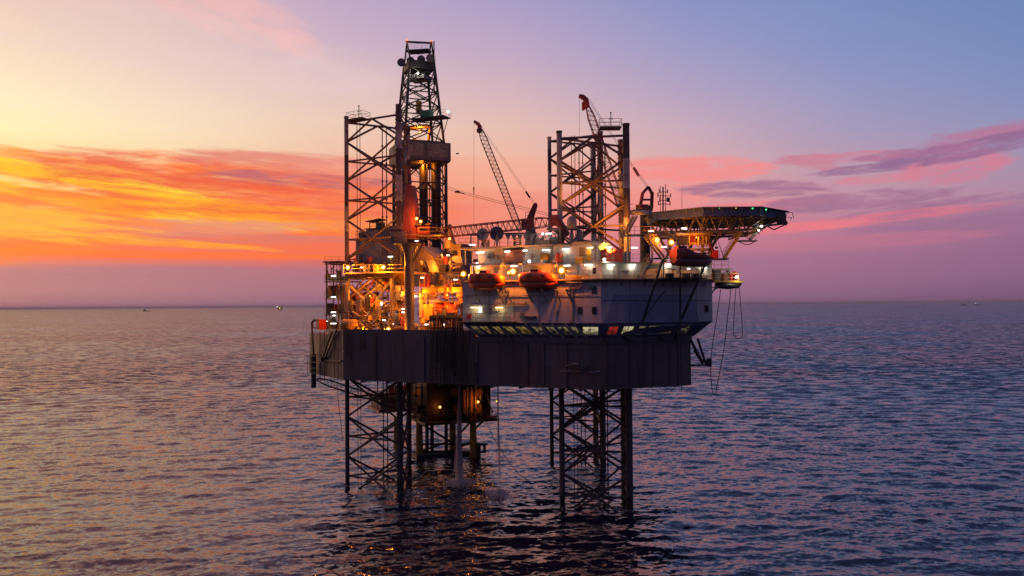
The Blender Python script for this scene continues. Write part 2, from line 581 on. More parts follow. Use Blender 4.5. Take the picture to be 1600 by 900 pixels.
def mat(name, rgb, rough=0.55, metal=0.0, var=0.25, scale=0.8, streak=0.0, streak_col=(0.10, 0.045, 0.02)):
    """painted steel: base colour broken up by worn patches and, where asked, rust streaks running down"""
    m = bpy.data.materials.new(name)
    m.use_nodes = True
    T = NT(m.node_tree)
    g = T.n('ShaderNodeNewGeometry')
    n1 = T.noise(g.outputs['Position'], scale, 4.0, 0.6, 0.2)
    c = T.mix(T.sstep(n1, 0.3, 0.7), tuple(v * (1 - var) for v in rgb) + (1,), tuple(min(1, v * (1 + var * 0.6)) for v in rgb) + (1,))
    if streak:
        mp = T.n('ShaderNodeMapping')
        T.put(mp.inputs[0], g.outputs['Position'])
        mp.inputs['Scale'].default_value = (2.4, 2.4, 0.14)
        s1 = T.noise(mp.outputs[0], 1.0, 4.0, 0.65, 0.0)
        c = T.mix(T.sstep(s1, 0.54, 0.72, 0.0, streak), c, streak_col + (1,))
        n4 = T.noise(g.outputs['Position'], 0.25, 5.0, 0.7, 0.4)
        c = T.mix(T.sstep(n4, 0.55, 0.75, 0.0, streak * 0.8), c, streak_col + (1,))
    b = T.n('ShaderNodeBsdfPrincipled')
    T.put(b.inputs['Base Color'], c)
    T.put(b.inputs['Roughness'], T.math('MULTIPLY_ADD', n1, 0.25, rough - 0.12))
    b.inputs['Metallic'].default_value = metal
    o = T.n('ShaderNodeOutputMaterial')
    T.put(o.inputs[0], b.outputs[0])
    MATS[name] = m
    return m


def glow(name, rgb, strength):
    m = bpy.data.materials.new(name)
    m.use_nodes = True
    T = NT(m.node_tree)
    e = T.n('ShaderNodeEmission')
    e.inputs[0].default_value = tuple(rgb) + (1,)
    e.inputs[1].default_value = strength
    o = T.n('ShaderNodeOutputMaterial')
    T.put(o.inputs[0], e.outputs[0])
    return m


def banded(name, c0, c1, rough=0.55):
    """leg paint: lengths of dark and pale paint one above the other, worn at the joins"""
    m = bpy.data.materials.new(name)
    m.use_nodes = True
    T = NT(m.node_tree)
    g = T.n('ShaderNodeNewGeometry')
    sp = T.n('ShaderNodeSeparateXYZ')
    T.put(sp.inputs[0], g.outputs['Position'])
    n1 = T.noise(g.outputs['Position'], 0.7, 3.0, 0.6)
    zz = T.math('ADD', T.math('FLOOR', T.math('DIVIDE', T.math('ADD', sp.outputs[2], T.math('MULTIPLY', n1, 0.8)), 4.3)), 0.5)
    wn = T.n('ShaderNodeTexWhiteNoise', noise_dimensions='3D')
    T.put(wn.inputs[0], T.xyz(T.math('FLOOR', T.math('DIVIDE', sp.outputs[0], 4.0)), 0.0, zz))
    up = T.sstep(sp.outputs[2], 27.0, 33.0)
    f = T.math('MULTIPLY', T.math('GREATER_THAN', wn.outputs[0], 0.62), up)
    c = T.mix(f, c0 + (1,), c1 + (1,))
    c = T.mix(T.sstep(n1, 0.45, 0.7, 0, 0.6), c, (c0[0] * 0.7, c0[1] * 0.5, c0[2] * 0.45, 1))
    # weed and wet growth up to a ragged line just above the sea
    c = T.mix(T.sstep(T.math('ADD', sp.outputs[2], T.math('MULTIPLY', n1, 1.6)), 3.4, 2.4, 0.0, 1.0), c, (0.016, 0.016, 0.010, 1))
    b = T.n('ShaderNodeBsdfPrincipled')
    T.put(b.inputs['Base Color'], c)
    b.inputs['Roughness'].default_value = rough
    o = T.n('ShaderNodeOutputMaterial')
    T.put(o.inputs[0], b.outputs[0])
    return m


def plated(name, rgb, streak, wu=2.2, wz=2.4, seam=0.75, tone=0.16):
    """hull or house side of welded plates: each plate a slightly different tone, seams, rust runs"""
    m = bpy.data.materials.new(name)
    m.use_nodes = True
    T = NT(m.node_tree)
    g = T.n('ShaderNodeNewGeometry')
    sp = T.n('ShaderNodeSeparateXYZ')
    T.put(sp.inputs[0], g.outputs['Position'])
    run = T.math('ADD', T.math('MULTIPLY', sp.outputs[0], 1.1), T.math('MULTIPLY', sp.outputs[1], 0.02))
    su = T.math('DIVIDE', run, wu)
    sz = T.math('DIVIDE', sp.outputs[2], wz)
    wn = T.n('ShaderNodeTexWhiteNoise', noise_dimensions='3D')
    T.put(wn.inputs[0], T.xyz(T.math('FLOOR', su), T.math('FLOOR', sz), 0.3))
    wn2 = T.n('ShaderNodeTexWhiteNoise', noise_dimensions='3D')
    T.put(wn2.inputs[0], T.xyz(T.math('FLOOR', T.math('DIVIDE', su, 3.0)), 1.7, 0.3))
    n1 = T.noise(g.outputs['Position'], 0.35, 5.0, 0.65, 0.3)
    tone_v = T.math('ADD', T.math('MULTIPLY_ADD', wn.outputs[0], tone, 1.0 - tone * 0.5), T.math('MULTIPLY_ADD', wn2.outputs[0], tone * 1.4, -tone * 0.7))
    tone_v = T.math('MULTIPLY', tone_v, T.math('MULTIPLY_ADD', n1, 0.5, 0.75))
    col3 = T.xyz(tone_v, tone_v, tone_v)
    c = T.mix(1.0, rgb + (1,), col3, 'MULTIPLY')
    for s_, k in ((su, 0.018), (sz, 0.016)):
        fr = T.math('ABSOLUTE', T.math('SUBTRACT', T.math('FRACT', s_), 0.5))
        c = T.mix(T.math('MULTIPLY', T.math('GREATER_THAN', fr, 0.5 - k), 0.45), c, (rgb[0] * seam * 0.6, rgb[1] * seam * 0.55, rgb[2] * seam * 0.5, 1))
    mp = T.n('ShaderNodeMapping')
    T.put(mp.inputs[0], g.outputs['Position'])
    mp.inputs['Scale'].default_value = (0.55, 0.55, 0.05)
    s1 = T.noise(mp.outputs[0], 1.0, 7.0, 0.78, 0.5)
    c = T.mix(T.sstep(s1, 0.47, 0.66, 0.0, streak), c, (rgb[0] * 0.40, rgb[1] * 0.27, rgb[2] * 0.22, 1))
    b = T.n('ShaderNodeBsdfPrincipled')
    T.put(b.inputs['Base Color'], c)
    T.put(b.inputs['Roughness'], T.math('MULTIPLY_ADD', n1, 0.3, 0.35))
    o = T.n('ShaderNodeOutputMaterial')
    T.put(o.inputs[0], b.outputs[0])
    return m


M_HULL = plated('hull_paint', (0.106, 0.078, 0.082), 0.62, 2.2, 2.4, 0.75, 0.26)
M_HULLDARK = plated('hull_dark_paint', (0.070, 0.062, 0.070), 0.8)
M_WHITE = plated('house_white_paint', (0.46, 0.435, 0.45), 0.35, 3.1, 2.7, 0.9, 0.10)
M_WHITE2 = mat('white_paint', (0.52, 0.50, 0.45), 0.5, 0, 0.15, 0.7, 0.25)
M_BLUE = mat('blue_band_paint', (0.125, 0.125, 0.185), 0.45, 0, 0.2, 0.6, 0.35)
M_LEG = banded('leg_chord_paint', (0.085, 0.058, 0.062), (0.36, 0.33, 0.34))
M_BRACE = mat('leg_brace_paint', (0.115, 0.070, 0.068), 0.55, 0, 0.4, 0.5, 0.5, (0.06, 0.025, 0.014))
M_DARK = mat('dark_steel', (0.055, 0.048, 0.05), 0.55, 0.2, 0.3, 0.8, 0.3)
M_GREY = mat('grey_steel', (0.24, 0.23, 0.24), 0.55, 0.1, 0.3, 0.6, 0.4)
M_PEDESTAL = mat('pedestal_grey', (0.105, 0.098, 0.105), 0.5, 0.1, 0.25, 0.5, 0.4)
M_PALE = mat('pale_grey_steel', (0.34, 0.32, 0.29), 0.5, 0.0, 0.25, 0.6, 0.35)
M_BUFF = mat('buff_steel', (0.24, 0.17, 0.10), 0.55, 0.0, 0.3, 0.6, 0.45)
M_BROWN = mat('windwall_brown', (0.165, 0.135, 0.135), 0.65, 0, 0.2, 0.6, 0.35)
M_MESH = mat('windwall_weathered_panel', (0.30, 0.25, 0.20), 0.7, 0, 0.55, 2.6, 0.6)
M_RED = mat('crane_red_paint', (0.30, 0.038, 0.020), 0.5, 0, 0.25, 0.7, 0.35)
M_RED2 = mat('container_red_paint', (0.48, 0.025, 0.02), 0.5, 0, 0.15, 0.6, 0.15)
M_MAROON = mat('crane_boom_maroon', (0.20, 0.045, 0.040), 0.55, 0, 0.3, 0.7, 0.2)
M_ORANGE = mat('lifeboat_orange', (0.66, 0.095, 0.010), 0.35, 0, 0.10, 0.7, 0.12)
M_ORANGE2 = mat('lifeboat_dark_orange', (0.40, 0.050, 0.010), 0.4, 0, 0.12, 0.7, 0.2)
M_YELLOW = mat('yellow_paint', (0.55, 0.33, 0.03), 0.5, 0, 0.2, 0.7, 0.3)
M_RAIL = mat('rail_yellow_paint', (0.46, 0.32, 0.10), 0.5, 0, 0.2, 0.8, 0.2)
M_DECKRED = mat('deck_oxide_paint', (0.20, 0.075, 0.05), 0.7, 0, 0.3, 0.5, 0.3)
M_RUBBER = mat('black_rubber', (0.018, 0.017, 0.018), 0.5, 0, 0.2)
M_CABLE = mat('wire_rope', (0.05, 0.045, 0.045), 0.5, 0.4, 0.2)
M_GREEN = mat('green_paint', (0.06, 0.22, 0.09), 0.5, 0, 0.2)
M_HELI = mat('helideck_blue_grey', (0.09, 0.125, 0.22), 0.6, 0, 0.25, 0.6, 0.25)
M_TRUSS = mat('helideck_truss_paint', (0.20, 0.16, 0.12), 0.5, 0, 0.25, 0.6, 0.35)
M_GLASS = mat('dark_window_glass', (0.02, 0.022, 0.03), 0.12, 0, 0.1)
M_RUSTLEG = mat('jacket_yellow_paint', (0.40, 0.24, 0.05), 0.6, 0, 0.35, 0.5, 0.7)
E_ORANGE = glow('sodium_lamp_glow', (1.0, 0.50, 0.10), 9.0)
E_HALO = glow('sodium_halo_glow', (1.0, 0.27, 0.012), 0.95)  # dim orange glow imitating the halo round a sodium lamp
M_WALLBLUE = mat('bow_wall_blue_grey', (0.235, 0.25, 0.36), 0.5, 0, 0.12, 0.5, 0.25)
E_WHITE = glow('tube_lamp_glow', (1.0, 0.93, 0.84), 6.0)
E_GREEN = glow('green_deck_light_glow', (0.1, 1.0, 0.35), 2.0)
E_AMBER = glow('amber_deck_light_glow', (1.0, 0.7, 0.1), 2.0)
E_RED = glow('red_beacon_glow', (1.0, 0.18, 0.05), 2.5)

# ------------------------------------------------------------------ the rig's own axes
P1 = Vector((-26.0, 122.5, 0))
U = Vector((0.9083, -0.4183, 0))
V = Vector((0.4183, 0.9083, 0))
BOW = Vector((0.9134, 0.4070, 0))               # along the bow face, left to right
BN = Vector((0.4070, -0.9134, 0))               # out of the bow face
Zv = Vector((0, 0, 1))


def uv(u, v, z=0.0):
    return P1 + U * u + V * v + Zv * z


def hit(px, py, point, normal):
    d = ray(px, py)
    o = Vector((0, 0, CAM_H))
    return o + d * ((Vector(point) - o).dot(normal) / d.dot(normal))


def pl(px, py, v):
    """the point at a photo pixel on the upright plane v metres inboard of the rig's near side"""
    return hit(px, py, uv(0, v), V)


P2 = pl(943, 610, 0.0); P2.z = 0


def bw(px, py, off=0.0):
    """the same on the plane off metres outboard of the bow face"""
    return hit(px, py, P2 + BN * off, BN)


def rail(pts, h=1.1, r=0.035, step=1.6, mids=(0.5,)):
    b = MB()
    for a, c in zip(pts, pts[1:]):
        a, c = Vector(a), Vector(c)
        n = max(1, int(round((c - a).length / step)))
        for i in range(n + 1):
            p = a.lerp(c, i / n)
            b.tube(p, p + Zv * h, r, 4)
        for k in (1.0,) + tuple(mids):
            b.tube(a + Zv * h * k, c + Zv * h * k, r, 4)
    return b


def make_stairs(name, label, p0, p1, width, side, m_str, m_rail, steps=None):
    """a flight of open steel stairs from p0 (foot) to p1 (head); side = unit vector across the flight"""
    p0, p1, side = Vector(p0), Vector(p1), Vector(side)
    t = thing(name, label, 'stairs', p0)
    for s in (-1, 1):
        o = side * (s * width / 2)
        MB().bar(p0 + o, p1 + o, 0.07, 0.28).build('stringer', m_str, t)
        b = MB()
        n = 5
        for i in range(n + 1):
            p = p0.lerp(p1, i / n) + o
            b.tube(p, p + Zv * 1.0, 0.03, 4)
        for k in (1.0, 0.5):
            b.tube(p0 + o + Zv * k, p1 + o + Zv * k, 0.035, 4)
        b.build('handrail', m_rail, t)
    n = steps or max(4, int((p1.z - p0.z) / 0.24))
    d = Vector((p1.x - p0.x, p1.y - p0.y, 0))
    d = d.normalized() if d.length > 1e-3 else U
    b = MB()
    for i in range(n):
        p = p0.lerp(p1, (i + 0.5) / n)
        b.box(p, (0.24, width, 0.05), d)
    b.build('treads', m_str, t)
    return t


def point_light(parent, loc, energy, color, radius=0.15):
    d = bpy.data.lights.new('lamp_light', 'POINT')
    d.energy = energy
    d.color = color
    d.shadow_soft_size = radius
    o = bpy.data.objects.new('lamp_light', d)
    COL.objects.link(o)
    o.parent = parent
    o.location = Vector(loc) - Vector(parent.location)
    return o


def W(px0, px1, pyt, pyb, v, depth, mb=None):
    """a box whose face fills the photo rectangle on the plane v, running depth metres inboard"""
    a, b = pl(px0, (pyt + pyb) / 2, v), pl(px1, (pyt + pyb) / 2, v)
    zt, zb = pl((px0 + px1) / 2, pyt, v).z, pl((px0 + px1) / 2, pyb, v).z
    c = (a + b) / 2 + V * depth / 2
    c.z = (zt + zb) / 2
    return (mb or MB()).box(c, ((b - a).length, depth, zt - zb), U, V)


def foot(px, py, v):
    return pl(px, py, v)


# ------------------------------------------------------------------ hull
ZB = 18.7
ZD = 25.45
h0 = at(484, 585, 135.6)
P3 = bw(1080, 602, 0.0); P3.z = 0
hull_poly = [(h0.x, h0.y), (P1.x, P1.y), (P2.x, P2.y), (P3.x, P3.y), (27.2, 152), (16, 167), (-29.5, 149)]
hull = thing('jackup_hull', 'long dark steel hull of the drilling rig raised above the sea on lattice legs', 'rig hull', (0, 138, ZB))
MB().prism(hull_poly, ZB, ZD).build('hull_plating', M_HULL, hull)
inner = [(p[0] * 0.985 - 0.03, 138 + (p[1] - 138) * 0.985) for p in hull_poly]
MB().prism(inner, ZD + 0.003, ZD + 0.05).build('main_deck', M_DECKRED, hull)
# raised bulwark along the aft part of the near side
ub = (pl(742, 520, 0) - P1).dot(U)
b = MB()
b.box(uv(ub / 2, 0.10, ZD + 0.50), (ub, 0.16, 1.0), U)
d = Vector((P1.x - h0.x, P1.y - h0.y, 0))
dn = Vector((-d.y, d.x, 0)).normalized()
b.box(Vector((h0.x, h0.y, 0)).lerp(P1, 0.78) + dn * 0.1 + Zv * (ZD + 0.5), (d.length * 0.42, 0.16, 1.0), d)
b.build('bulwark', M_HULL, hull)
# fender strakes, doubler plates and drain pipes on the side
b = MB()
for px, w in ((745, 0.5), (832, 2.4), (848, 0.5), (884, 0.4), (945, 0.4)):
    MB().box(pl(px, 570, 0.0) - V * 0.04 * (1 if w > 1 else 2), (w, 0.08 if w > 1 else 0.16, 6.2), U).build('doubler_plate', M_HULL, hull)
for px in (985, 1022, 1061):
    MB().box(bw(px, 566, 0.06), (0.3, 0.12, 6.3), BOW).build('doubler_plate', M_HULL, hull)
for u0 in (6.0, 14.5, 31.0):
    MB().tube(uv(u0, -0.14, ZD), uv(u0, -0.14, ZB + 0.3), 0.10, 6).build('drain_pipe', M_HULLDARK, hull)
# dark rim under the house front
b = MB()
for a_, c_ in ((pl(742, 531, -0.05), pl(943, 531, -0.05)), (bw(943, 531, 0.06), bw(1080, 528, 0.06))):
    a_ = a_.copy(); c_ = c_.copy(); a_.z = c_.z = ZD - 0.28
    b.bar(a_, c_, 0.3, 0.75)
b.build('rubbing_strake', M_HULLDARK, hull)
# underside stiffeners
b = MB()
for k in range(9):
    u0 = 3 + k * 4.4
    b.bar(uv(u0, 0.6, ZB - 0.16), uv(u0, 30, ZB - 0.16), 0.25, 0.30)
b.build('bottom_girders', M_HULLDARK, hull)
# recessed ladder cage
b = MB()
for px in (716, 728, 741, 744):
    b.tube(pl(px, 566, -0.25), pl(px, 598, -0.25), 0.06, 5)
for py in (566, 574, 582, 590, 598):
    b.tube(pl(716, py, -0.25), pl(744, py, -0.25), 0.05, 5)
for k in range(14):
    b.tube(pl(722, 560 + k * 3, -0.35), pl(726, 560 + k * 3, -0.35), 0.03, 4)
b.build('ladder_cage', M_DARK, hull)

# ------------------------------------------------------------------ legs


def leg(label, ch, ztop, znode, bay, rch, plat=None, top_levels=None):
    c = sum((Vector((p[0], p[1], 0)) for p in ch), Vector()) / 3
    t = thing('lattice_tower', label, 'rig leg', (c.x, c.y, 0), 'lattice legs of the drilling rig')
    zlow = -2.5
    for i, (x, y) in enumerate(ch):
        zt = ztop - (top_levels[i] if top_levels else 0)
        b = MB().tube((x, y, zlow), (x, y, zt), rch[i], 10)
        b.tube((x, y, zt), (x, y, zt + 0.25), rch[i] * 1.15, 10)
        o = b.build('chord', M_LEG, t)
        # toothed racks either side of the chord
        dirn = (c - Vector((x, y, 0))).normalized()
        tan = Vector((-dirn.y, dirn.x, 0))
        r = MB()
        hw = rch[i] + 0.05
        r.box((x, y, (zt + zlow) / 2), (2 * hw, 0.14, zt - zlow - 0.2), tan)
        n = int((zt - zlow - 0.6) / 0.56)
        for k in range(n):
            z = zlow + 0.5 + k * 0.56
            r.box((x, y, z), (2 * hw + 0.24, 0.13, 0.26), tan)
        r.build('rack', M_LEG, o)
    for i, j in ((0, 1), (0, 2), (1, 2)):
        a, e = Vector((*ch[i], 0)), Vector((*ch[j], 0))
        m = (a + e) / 2
        k = math.floor((ztop - znode) / bay + 0.02)
        z = znode
        # partial bay at the top
        if ztop - z > bay * 0.45:
            zh = min(z + bay / 2, ztop - 0.4)
            for q in (a, e):
                MB().tube(q + Zv * z, m + Zv * zh, 0.18, 6).build('brace', M_BRACE, t)
            MB().tube(a + Zv * zh, e + Zv * zh, 0.18, 6).build('brace', M_BRACE, t)
        z -= bay
        while z > -3.5:
            for q0, q1 in ((a, e), (e, a)):
                MB().tube(q0 + Zv * z, q1 + Zv * (z + bay), 0.18, 6).build('brace', M_BRACE, t)
            MB().tube(a + Zv * (z + bay / 2), e + Zv * (z + bay / 2), 0.15, 6).build('brace', M_BRACE, t)
            z -= bay
    # ladder and water pipes standing inside the leg
    b = MB()
    for q in range(2):
        x = ch[0][0] * 0.72 + c.x * 0.28 + q * 0.5
        y = ch[0][1] * 0.72 + c.y * 0.28
        b.tube((x, y, -2), (x, y, ztop - 0.6), 0.055, 5)
    b.build('ladder', M_DARK, t)
    b = MB()
    for q in (-0.35, 0.35):
        b.tube((c.x + q, c.y, -2), (c.x + q, c.y, ztop - 1.5), 0.09, 6)
        for z in range(0, int(ztop) - 2, 3):
            b.box((c.x + q, c.y, z), (0.32, 0.32, 0.22))
    b.build('riser_pipe', M_DARK, t)
    return t


def xy(px, Y):
    p = at(px, 478, Y)
    return (p.x, p.y)


CL = [xy(542, 134.0), xy(624, 128.5), xy(638, 139.5)]
legL = leg('tall lattice leg at the left end of the rig, in front of the sunset glow', CL, 62.0, 57.7, 6.6, (0.36, 0.42, 0.42), top_levels=(0.2, -0.4, 0.6))
CA = [xy(876, 117.9), xy(981, 116.2), xy(973, 124.2)]
legA = leg('nearest lattice leg on the right, with thick toothed posts, beside the helideck', CA, 55.8, 51.4, 6.6, (0.42, 0.50, 0.46), top_levels=(0.25, -0.4, 0.3))
CB = [xy(860.5, 152.0), xy(940, 146.3), xy(929, 156.0)]
legB = leg('farther lattice leg seen through and behind the nearest right hand leg', CB, 62.0, 51.4 + 6.6, 6.6, (0.38, 0.52, 0.46), top_levels=(0.1, 0.4, 0.4))


def leg_platform(t, p0, p1, w, z):
    p0, p1 = Vector((*p0, z)), Vector((*p1, z))
    s = (p1 - p0).normalized()
    n = Vector((-s.y, s.x, 0))
    MB().box((p0 + p1) / 2 - Zv * 0.1, ((p1 - p0).length, w, 0.18), s).build('leg_top_platform', M_DARK, t)
    o = n * (w / 2)
    rail([p0 - o, p1 - o, p1 + o, p0 + o, p0 - o], 1.1, 0.035).build('guard_rail', M_GREY, t)
    m = p0.lerp(p1, 0.55)
    b = MB().tube(m, m + Zv * 2.1, 0.07, 6)
    b.tube(m + Zv * 1.3 - s * 0.35, m + Zv * 1.3 + s * 0.35, 0.05, 5)
    b.ball(m + Zv * 2.2, 0.14, 8)
    b.build('beacon_mast', M_DARK, t)


leg_platform(legL, (CL[0][0] + 0.8, CL[0][1] - 0.3), (CL[0][0] * 0.62 + CL[1][0] * 0.38, CL[0][1] * 0.62 + CL[1][1] * 0.38), 2.2, 61.3)
leg_platform(legA, (CA[0][0] * 0.40 + CA[1][0] * 0.60, CA[1][1] + 0.6), (CA[1][0] - 0.7, CA[1][1] + 0.6), 2.2, 56.0)

# ------------------------------------------------------------------ accommodation block
block = thing('accommodation_block', 'big white living quarters block with a slanting band of lit windows at its foot', 'building', (10, 108, ZD))
VF = -1.2
T1, T2 = pl(723, 470, VF), pl(939, 470, VF)
T3 = bw(1113, 470, 1.7)
zA = pl(939, 505, VF).z
zB = pl(939, 437, VF).z
zC = pl(939, 410, VF).z
flat = lambda p: (p.x, p.y)
T4, T5 = (T3.x + 1.2, T3.y + 13), flat(T1 + V * 14)
body_poly = [flat(T1), flat(T2), flat(T3), T4, T5]
MB().prism(body_poly, zA, zB).build('wall', M_WHITE, block)
B1, B2, B3 = pl(752, 530, 0.12), pl(941, 530, 0.12), bw(1084, 528, 0.12)
bot_poly = [flat(B1), flat(B2), flat(B3), (B3.x + 0.5, B3.y + 12), flat(B1 + V * 12)]
MB().prism(bot_poly, ZD + 0.06, zA - 0.003, [(x, y) for x, y in body_poly]).build('slanting_band', M_BLUE, block)


def onband(px, t, face):
    """a point on the slanting band: t = 0 at its foot, 1 at its head"""
    if face == 'side':
        a0, a1, c0, c1 = B1, B2, T1, T2
    else:
        a0, a1, c0, c1 = B2, B3, T2, T3
    a0, a1, c0, c1 = [Vector((p.x, p.y, z)) for p, z in ((a0, ZD + .06), (a1, ZD + .06), (c0, zA), (c1, zA))]
    nrm_ = (a1 - a0).cross(c0 - a0).normalized()
    m0 = a0.lerp(c0, t)
    m1 = a1.lerp(c1, t)
    # where the column of pixels px crosses the line m0-m1
    k0 = lambda p: p.x / p.y * F + 800.0 + 0.0069 * (CAM_H - p.z) / p.y * F
    lo, hi = 0.0, 1.0
    for _ in range(40):
        m = (lo + hi) / 2
        if k0(m0.lerp(m1, m)) < px:
            lo = m
        else:
            hi = m
    return m0.lerp(m1, lo), (nrm_ if nrm_.y < 0 else -nrm_)


def lit_glass(name, c0, c1, strength, seed):
    """a lit room behind glass: lamps, partitions and furniture as uneven light"""
    m = bpy.data.materials.new(name)
    m.use_nodes = True
    T = NT(m.node_tree)
    g = T.n('ShaderNodeNewGeometry')
    sp = T.n('ShaderNodeSeparateXYZ')
    T.put(sp.inputs[0], g.outputs['Position'])
    n = T.noise(T.xyz(T.math('MULTIPLY', sp.outputs[0], 1.7), seed, T.math('MULTIPLY', sp.outputs[2], 1.9)), 1.0, 3.0, 0.65)
    # ceiling lamps light the upper part of the room, furniture stands dark below
    lvl = T.math('ADD', T.sstep(sp.outputs[2], ZD + .45, zA - .25, -0.12, 0.14), n)
    e = T.n('ShaderNodeEmission')
    T.put(e.inputs[0], T.mix(T.sstep(lvl, 0.40, 0.62), c0 + (1,), c1 + (1,)))
    e.inputs[1].default_value = strength
    gl = T.n('ShaderNodeBsdfGlossy')
    gl.inputs['Roughness'].default_value = 0.08
    fr = T.n('ShaderNodeFresnel')
    ms = T.n('ShaderNodeMixShader')
    T.put(ms.inputs[0], fr.outputs[0])
    T.put(ms.inputs[1], e.outputs[0])
    T.put(ms.inputs[2], gl.outputs[0])
    o = T.n('ShaderNodeOutputMaterial')
    T.put(o.inputs[0], ms.outputs[0])
    return m


G_WARM = lit_glass('lit_window_warm', (0.10, 0.06, 0.01), (0.52, 0.36, 0.10), 0.42, 1.0)
G_CREAM = lit_glass('lit_window_cream', (0.16, 0.13, 0.07), (0.85, 0.74, 0.42), 0.62, 5.0)
G_DIM = lit_glass('lit_window_dim', (0.015, 0.013, 0.015), (0.30, 0.24, 0.12), 0.5, 9.0)
G_RED = lit_glass('lit_window_red', (0.25, 0.02, 0.01), (0.75, 0.05, 0.03), 0.4, 13.0)
wins = [('side', 738, 750, 9, G_DIM, None), ('side', 752, 768, 12, G_WARM, None), ('side', 771, 786, 12, G_WARM, None), ('side', 788, 805, 12, G_WARM, None),
        ('side', 808, 825, 10, G_WARM, None), ('side', 833, 849, 9, G_DIM, 'dim slanting window'), ('side', 854, 869, 9, G_DIM, 'dim slanting window'),
        ('side', 873, 889, 9, G_DIM, 'dim slanting window'), ('side', 893, 904, 7, G_DIM, None), ('side', 910, 935, 0, G_CREAM, 'bright cream window'),
        ('bow', 949, 965, -3, G_RED, 'red lit window'), ('bow', 972, 989, -4, G_CREAM, None), ('bow', 996, 1007, -5, G_DIM, None),
        ('bow', 1011, 1051, -4, G_WARM, 'wide bright window'), ('bow', 1062, 1077, -5, G_DIM, None)]
for face, xa, xb, sl, gm, lab in wins:
    s0, s1 = 0.24, 0.80
    q = []
    for x, t in ((xa + sl, s0), (xb + sl, s0), (xb - sl * 0.5, s1), (xa - sl * 0.5, s1)):
        p, n_ = onband(x, t, face)
        q.append(p)
    n_ = n_
    cen = sum(q, Vector()) / 4
    fr = MB()
    for p, r_ in zip(q, q[1:] + q[:1]):
        fr.bar(p + n_ * 0.06, r_ + n_ * 0.06, 0.10, 0.16)
    # mullion
    w_ = fr.build('window', M_GREY, block, lab)
    pane = MB().slab([p + n_ * 0.02 for p in q], 0.02)
    pane.build('pane', gm, w_)
    if xb - xa > 14:
        for k in ((0.33, 0.66) if xb - xa > 30 else (0.5,)):
            mm = MB().bar(q[0].lerp(q[1], k) + n_ * 0.07, q[3].lerp(q[2], k) + n_ * 0.07, 0.05, 0.10)
            mm.build('mullion', M_BLUE, w_)
# small fittings on the white walls
for px in (764, 803, 842, 871):
    MB().tube(pl(px, 441, VF - .06), pl(px, 503, VF - .06), .035, 4).build('conduit', M_GREY, block)
b = MB()
for x in (787, 790.5):
    b.tube(pl(x, 440, VF - .2), pl(x, 503, VF - .2), .035, 4)
for k in range(24):
    y = 441 + k * 2.6
    b.tube(pl(787, y, VF - .2), pl(790.5, y, VF - .2), .025, 4)
b.build('ladder', M_GREY, block)
for px, py, w, h in ((918, 446, 9, 5), (868, 486, 5, 5), (845, 470, 4, 6), (812, 488, 6, 4)):
    W(px, px + w, py, py + h, VF - .14, .13).build('vent_cover', M_GREY, block)
MB().tube(pl(725, 462, VF - .1), pl(936, 462, VF - .1), .05, 5).build('cable_tray', M_GREY, block)
MB().tube(pl(725, 440, VF - .12), pl(936, 440, VF - .12), .08, 5).build('drain_pipe', M_GREY, block)
# slanting struts along the side gallery
for x in (733, 767, 786, 806, 829, 851, 871, 891, 906):
    p, n_ = onband(x + 11, 0.02, 'side')
    r_, n_ = onband(x - 8, 0.98, 'side')
    MB().bar(p + n_ * 0.15, r_ + n_ * 0.15, 0.30, 0.24).build('gallery_strut', M_GREY, block)
# portholes / square windows in the white wall
for px, py, face in ((928, 453, 'side'), (906, 485, 'side'), (928.5, 485, 'side'), (1104, 482, 'bow')):
    if face == 'side':
        c, d_, n_ = pl(px, py, VF - 0.03), U, -V
    else:
        bd = (Vector((T3.x - T2.x, T3.y - T2.y, 0))).normalized()
        n_ = Vector((bd.y, -bd.x, 0))
        c, d_ = hit(px, py, Vector((T2.x, T2.y, 0)) + n_ * 0.03, n_), bd
    w_ = MB().box(c, (0.62, 0.10, 0.95), d_).build('window', M_DARK, block, 'small dark square window')
    MB().box(c + n_ * 0.06, (0.44, 0.03, 0.76), d_).build('pane', M_GLASS, w_)
# vertical pipes, a weld frame and the small platform by the floodlights
b = MB()
b.path([pl(895, 452, VF - .15), pl(895, 499, VF - .15), pl(890, 504, VF - .15)], 0.09)
b.path([pl(790, 476, VF - .15), pl(820, 475, VF - .15), pl(822, 470, VF - .15)], 0.09)
b.tube(pl(736, 476, VF - .2), pl(792, 476, VF - .2), 0.07)
b.build('pipe', M_GREY, block)
MB().box(pl(760, 503, VF - 0.55), (8.6, 1.1, 0.14), U).build('balcony', M_BUFF, block)
rail([pl(726, 502, VF - 1.05), pl(798, 502, VF - 1.05)], 1.05).build('balcony_rail', M_GREY, block)
W(755, 764, 480, 490, VF - 0.25, 0.25).build('vent_unit', M_GREY, block)
W(768, 778, 478, 486, VF - 0.5, 0.5).build('air_conditioner', M_PALE, block)
W(748, 752, 480, 488, VF - 0.06, 0.06).build('door_light_panel', E_WHITE, block, 'small lit panel')
W(729, 735, 491, 498, VF - 0.4, 0.4).build('fire_box', M_RED2, block, 'small red box')
W(812, 834, 494, 496, VF - 0.9, 0.9).build('ledge', M_GREY, block)
# lifeboat davit brackets under the boats
for px in (746, 782, 795, 828, 851, 872, 890):
    b = MB()
    b.bar(pl(px, 455, VF), pl(px - 6, 452, VF - 1.7), 0.18)
    b.bar(pl(px + 4, 472, VF - 0.05), pl(px - 6, 452, VF - 1.7), 0.14)
    b.build('davit_bracket', M_GREY, block)

# upper storey (set back) and its deck
bd = (Vector((T3.x - T2.x, T3.y - T2.y, 0))).normalized()
bn = Vector((bd.y, -bd.x, 0))


